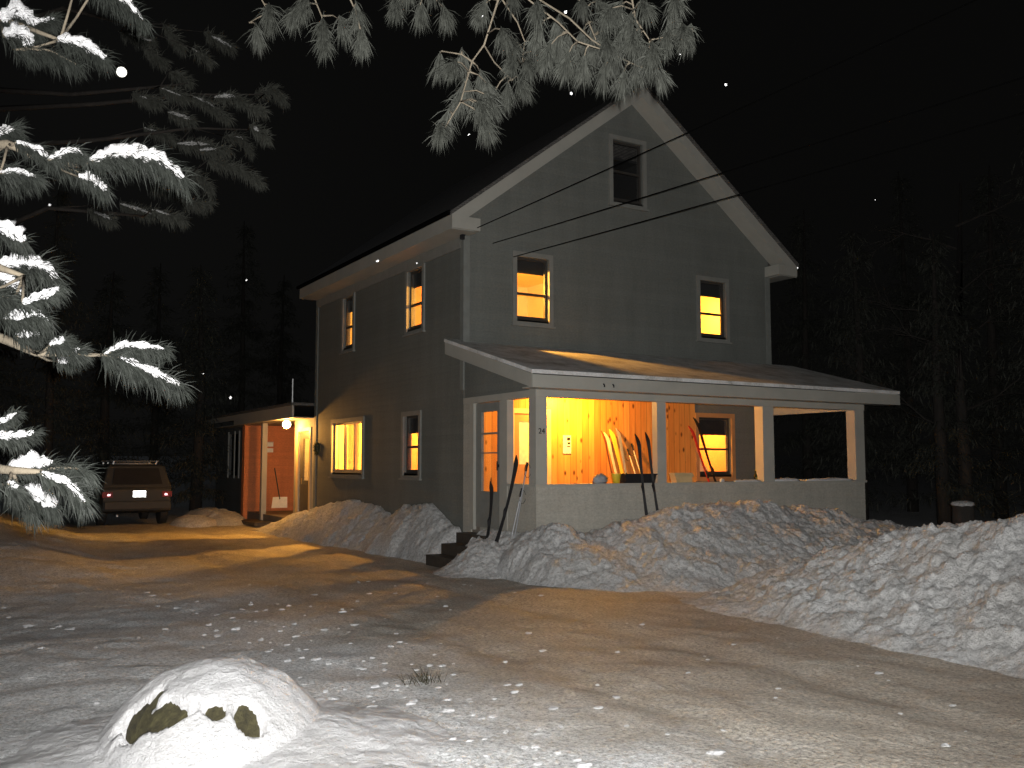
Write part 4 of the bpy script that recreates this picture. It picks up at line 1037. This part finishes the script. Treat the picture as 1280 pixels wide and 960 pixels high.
# overhanging pine whose trunk stands behind the viewer: only its bough tips hang in
tp = Vector((-3.6, -17.2, 0))
pine2 = tag(empty('pine_tree', tp), 'white pine overhead whose bare-snowed bough tips hang down from the top edge before the roof', 'pine tree')
MB().tube([(0, 0, -0.2), (0.05, 0, 2), (0, 0.06, 5), (0.1, 0, 9)], [0.3, 0.25, 0.19, 0.1], 14, 1, 0.15).build('trunk', M['bark'], pine2, True, local=True)
TD = 6.0
mains = [[(630, -140), (623, 0), (605, 56), (590, 77), (576, 127), (556, 160)], [(628, -60), (628, 0), (647, 28), (656, 52), (652, 80)],
         [(650, -120), (661, 0), (698, 28), (722, 52), (750, 61)], [(675, -60), (675, 0), (712, 23), (740, 50), (775, 72), (800, 84)],
         [(720, -80), (724, 0), (736, 28), (745, 50)], [(800, -100), (790, 0), (795, 25), (812, 50), (866, 40)],
         [(370, -80), (390, -10), (402, 20), (408, 50)], [(300, -60), (325, -5), (335, 15), (312, 28)], [(430, -60), (436, -5), (445, 15), (450, 36)],
         [(500, -70), (502, -20), (503, 6)], [(545, -70), (535, -20), (525, 6)], [(850, -60), (842, -8), (839, 8)], [(590, 77), (577, 68), (553, 64)], [(605, 56), (618, 78), (640, 100)]]
tufts = [(312,22),(342,16),(375,14),(405,30),(408,48),(450,34),(445,6),(499,4),(525,3),(553,0),(607,2),(548,62),(577,62),(570,85),(600,82),(574,105),(607,96),(634,102),(649,99),
 (595,127),(609,122),(560,138),(600,138),(605,150),(553,164),(628,50),(645,62),(642,80),(659,84),(670,16),(675,30),(666,50),(687,58),(684,68),(710,70),(731,68),(712,36),(731,32),(745,22),(762,18),
 (769,40),(788,22),(741,50),(769,58),(759,76),(783,82),(797,73),(811,68),(816,54),(825,76),(834,42),(850,38),(862,36),(839,4),(848,2),(725,10),(700,12),(745,5),(775,8),(800,12),(640,4),(583,95),(618,112),
 (790,50),(755,60),(805,38),(778,34),(332,6),(385,3),(420,12),(512,-6),(540,-6),(750,40),(722,50),(700,45)]
boughs = {}
def m3(k, pt): return P(pt[0], pt[1], TD + 0.35*math.sin(k*2.1) )
bparts = []
for k, mn in enumerate(mains):
    tw, nd = MB(), MB(); pts = [m3(k, p) for p in mn]
    if k < 12: pts[0] = pts[0] + Vector((0, 0, 0.25)) - _F*0.4
    # arching up and back to the trunk
    if k < 12:
        top = Vector((tp.x+0.03, tp.y+0.03, 5.2+0.18*k)); a = pts[0]
        arc = [top.lerp(a, t) + Vector((0, 0, 0.5*math.sin(math.pi*t))) for t in (0, 0.25, 0.5, 0.75)]
        full = arc + pts
    else: full = pts
    n = len(full); r0 = 0.026 if k < 12 else 0.002; tw.tube(full, [r0*(1-k2/(n-1))**2.2+0.0042 for k2 in range(n)], 7)
    bparts.append([tw, nd, pts])
for (u, v) in tufts:
    best = None
    for k, (tw, nd, pts) in enumerate(bparts):
        c = P(u, v, TD + 0.35*math.sin(k*2.1))
        for a, b in zip(pts, pts[1:]):
            for t in (0, .25, .5, .75, 1):
                q = a.lerp(b, t)
                if q.z < c.z - 0.05: continue
                dd = (q-c).length
                if best is None or dd < best[0]: best = (dd, k, q, c)
    if best is None: continue
    dd, k, q, c = best; tw, nd, _ = bparts[k]
    c = c + _F*random.uniform(-0.18, 0.18)
    mid = q.lerp(c, 0.55) + Vector((0, 0, 0.02))
    tw.tube([q, mid, c], [0.006, 0.0045, 0.003], 5)
    ax = ((c-mid).normalized()*0.6 + Vector((0, 0, -0.8)))
    needle_fan(nd, c, ax, 115, 0.155, 0.30, 0.0030)
    needle_fan(nd, c+ax*0.05, ax, 60, 0.12, 0.55, 0.0026)
brs = []
for k, (tw, nd, pts) in enumerate(bparts):
    br = tw.build('branch', M['twig'], pine2, True)
    if nd.v: nd.build('needles', M['needle_top'], br)

# faint snowy pine farther back on the left, beyond the drive
fp = P(-70, 690, 15.5); fp.z = gh(fp.x, fp.y)
pine3 = tag(empty('pine_tree', fp), 'dim snow-dusted pine standing farther back at left, below and right of the moon', 'pine tree')
MB().tube([(0, 0, -0.2), (0.05, 0, 3), (0, 0.06, 7), (0.1, 0, 13)], [0.3, 0.25, 0.17, 0.05], 12, 1, 0.15).build('trunk', M['bark_dk'], pine3, True, local=True)
FB = [([(-70, 90), (90, 118), (200, 108), (235, 104)], [[(212, 89), (237, 101)], [(200, 110), (232, 122)], [(165, 118), (200, 128)]]),
      ([(-70, 120), (120, 130), (240, 118), (330, 118)], [[(268, 122), (290, 120), (310, 130)], [(318, 118), (340, 110), (356, 126)], [(310, 134), (330, 138)], [(240, 120), (262, 130), (285, 148)], [(210, 140), (240, 150)]]),
      ([(-70, 170), (120, 175), (240, 160), (310, 162)], [[(312, 156), (334, 172)], [(280, 170), (302, 172), (314, 190)], [(222, 180), (262, 181)], [(250, 188), (285, 186)], [(180, 160), (215, 172)]]),
      ([(-70, 230), (120, 215), (220, 210), (240, 216)], [[(232, 210), (258, 228), (264, 240)], [(225, 254), (262, 254)], [(260, 200), (300, 210), (326, 228)], [(190, 235), (230, 240)]]),
      ([(-70, 20), (80, 10), (160, 30)], [[(150, 40), (190, 52)], [(205, 30), (228, 60)], [(180, 60), (205, 78)], [(240, 60), (262, 75)], [(255, 40), (290, 60)]]),
      ([(-70, 300), (60, 260), (180, 270)], [[(150, 255), (190, 268)], [(190, 262), (230, 275)], [(110, 262), (140, 275)]])]
for (mn, sps) in FB:
    tw, nd, sns = MB(), MB(), []; pts = [P(u, v, 15.5) for u, v in mn]; pts[0] = Vector((fp.x, fp.y, pts[0].z))
    tw.tube(pts, [0.05, 0.035, 0.022, 0.01][:len(pts)], 6)
    for sp in sps:
        sd += 1; dz = random.uniform(-1.3, 1.3); q = [P(u, v, 15.5+dz) for u, v in sp]
        best = min(pts[1:], key=lambda a: (a-q[0]).length); tw.tube([best, q[0]], [0.012, 0.006], 5)
        s1 = MB(); spray(nd, s1, tw, q, 0.24, 17, random.choice((0, 0.016, 0.022, 0.034)), sd, wd=0.006, both=0.8, seg=(random.choice((0, 0.3)), random.choice((0.6, 1))))
        if s1.v: sns.append(s1)
    br = tw.build('branch', M['bark_dk'], pine3, True); nd.build('needles', M['needle_dim'], br)
    for s1 in sns: s1.build('snow', M['bank'], br, True)

# dark conifers of the wood behind: three shapes, copied
def conifer(seed, H, label, rad):
    random.seed(seed); t = empty('conifer', (0, 0, 0)); 
    MB().tube([(0, 0, -0.3), (0.1, 0, H*0.5), (0, 0.1, H)], [0.22, 0.13, 0.02], 10).build('trunk', M['bark_dk'], t, True, local=True)
    m = MB(); nb = 150
    for k in range(nb):
        f = random.random()**0.8; z = H*(0.10+0.88*f); rl = rad*(1-f)**0.75*random.uniform(0.55, 1.1)+0.12
        a = random.random()*6.283; dx, dy = math.cos(a), math.sin(a); nseg = max(3, int(rl/0.16))
        for s_ in range(nseg):
            r = rl*(s_+0.6)/nseg; c = Vector((dx*r, dy*r, z-0.25*r + 0.06*r*r)); 
            for q in range(7):
                d = Vector((dx*0.6+random.gauss(0, .5), dy*0.6+random.gauss(0, .5), random.uniform(-1.0, 0.1))).normalized()*random.uniform(0.2, 0.42)
                sdv = d.cross(Vector((random.random()-.5, random.random()-.5, 1))).normalized()*0.02; b = c+Vector([random.gauss(0, .08) for _ in range(3)])
                m.face([b, b+d*0.5+sdv, b+d, b+d*0.5-sdv])
    m.build('crown', M['needle_far'], t, local=True); return t
protos = [conifer(11, 11.0, '', 2.3), conifer(12, 8.5, '', 2.0), conifer(13, 13.5, '', 2.6)]
spots = [(-160, 24, 0, 1), (-20, 30, 1, 1.0), (60, 27, 2, 0.72), (130, 33, 1, 1.0), (190, 38, 0, 0.9), (245, 30, 1, 0.95), (300, 40, 2, 0.9), (350, 46, 0, 1.0),
         (1010, 34, 0, 1), (1075, 27, 1, 1.0), (1140, 33, 2, 0.9), (1180, 24, 1, 0.9), (1250, 29, 0, 1.0), (1320, 22, 2, 0.8), (1400, 18, 1, 1.0)]
names_ = ['just outside the left edge', 'at the far left edge', 'behind the near pine boughs at left', 'behind the parked car', 'right above the parked car', 'between the car and the rear wing', 'above the dark end of the rear wing', 'directly behind the rear wing roof',
          'just right of the gable corner', 'right of the gable above the porch roof', 'above the right end of the porch roof', 'left of the dark trunk at right', 'at the right edge behind the bank', 'just beyond the right edge', 'far beyond the right edge']
usedp = set()
for k, (u, d, pi_, s_) in enumerate(spots):
    p = P(u, 600, d); z = gh(p.x, p.y)
    o = protos[pi_] if pi_ not in usedp else copy_tree(protos[pi_]); usedp.add(pi_)
    o.location = (p.x, p.y, z); o.scale = (s_, s_, s_); o.rotation_euler = (0, 0, k*1.3)
    tag(o, 'dark conifer in the wood, ' + names_[k], 'conifer', 'dark conifers of the wood')
random.seed(99)
# bare tree at right with thin dim limbs, and the stump beside it
bp_ = P(1207, 600, 24.0); bz = gh(bp_.x, bp_.y)
bt_ = tag(empty('bare_tree', (bp_.x, bp_.y, bz)), 'dim leafless tree trunk with thin bare limbs right of the porch', 'tree')
MB().tube([(0, 0, -0.3), (0.03, 0, 1.5), (-0.06, 0.02, 3.5), (0.05, 0, 6), (0.3, 0, 9)], [0.19, 0.16, 0.13, 0.10, 0.03], 12, 1, 0.2)  .build('trunk', M['bark_dk'], bt_, True, local=True)
cr = MB()
def limb(p, d, ln, r, dep):
    pts = [p]; 
    for k in range(5):
        d = (d + Vector([random.gauss(0, 0.16) for _ in range(3)])).normalized(); pts.append(pts[-1]+d*ln/5)
    cr.tube(pts, [r*(1-0.14*k) for k in range(6)], 5)
    if dep:
        for k in range(4): limb(pts[random.randint(2, 5)], (d+Vector([random.gauss(0, 0.6) for _ in range(3)])).normalized(), ln*0.6, r*0.45, dep-1)
for k in range(11):
    a = k*2.4; limb(Vector((0, 0, 1.8+0.6*k)), Vector((math.cos(a), math.sin(a), 0.35)), 2.6-0.1*k, 0.035, 2)
cr.build('limbs', M['bark_dk'], bt_, local=True)
sp_ = P(1204, 634, 17.0)
stt = tag(empty('tree_stump', (sp_.x, sp_.y, gh(sp_.x, sp_.y))), 'low stump with a thin cap of snow below the bare tree at right', 'stump')
MB().lathe((0, 0, -0.1), [(0.26, 0), (0.2, 0.5), (0.18, 1.0)], 14).build('stump_wood', M['bark_dk'], stt, True, local=True)
MB().blob((0, 0, 0.93), (0.2, 0.2, 0.06), 2, 0.2, 2).build('snow', M['bank'], stt, True, local=True)

# ------------------------------------------------------------------ moon and snowflakes
mn_ = MB().blob((0, 0, 0), 2.7, 1, 0.0, 1, 32, 20).build('moon', M['moon'], smooth=True); mn_.location = P(152, 90, 520)
tag(mn_, 'full bright moon low in the sky at upper left between the pine boughs', 'moon')
fl = MB()
for k in range(6):
    a = k*math.pi/3; d = Vector((math.cos(a), 0, math.sin(a))); e = Vector((-math.sin(a), 0, math.cos(a)))
    for (t0, t1, wv) in ((0, 1, 0.22), (0.45, 0.75, 0.30)):
        fl.prism([d*t0, d*((t0+t1)/2)+e*wv, d*t1, d*((t0+t1)/2)-e*wv], (0, 0.25, 0))
fl.blob((0, 0.1, 0), 0.4, 3, 0.3, 2, 10, 7)
flk = [(907, 106, 3.4, 1.0, 'snowflake in the black sky right of the gable peak'), (714, 117, 3.2, 1.1, 'snowflake before the dark roof left of the gable peak'), (707, 15, 3.6, 1.2, 'snowflake among the overhead pine boughs'),
       (586, 168, 4.2, 0.8, 'small snowflake just below the lowest hanging pine tuft'), (472, 326, 3.5, 1.0, 'snowflake before the left eave of the roof'), (308, 350, 4.5, 0.7, 'faint snowflake in the dark left of the roof eave'),
       (288, 497, 3.6, 1.0, 'snowflake above the rear wing'), (521, 329, 4.6, 0.6, 'faint snowflake over the upper side window'), (254, 467, 5.0, 0.6, 'faint tiny snowflake left of the rear wing'),
       (62, 256, 4.0, 1.0, 'dim snowflake below the second snowy bough at left'), (603, 20, 4.2, 0.8, 'dim snowflake left of the hanging twigs at the top'), (1094, 250, 5.0, 0.5, 'faintest snowflake in the sky at right'),
       (997, 335, 4.8, 0.6, 'tiny snowflake right of the gable corner'), (850, 68, 4.8, 0.5, 'faint snowflake right of the overhead boughs')]
f0 = None
for (u, v, d, s_, lab) in flk:
    if f0 is None: o = fl.build('snowflake', M['snow']); f0 = o
    else: o = f0.copy(); col.objects.link(o)
    o.location = P(u, v, d); s3 = 0.0017*d*s_; o.scale = (s3, s3, s3); o.rotation_euler = (random.random(), random.random()*3, YAW+random.gauss(0, 0.5))
    tag(o, lab, 'snowflake', 'falling snowflakes caught by the flash')
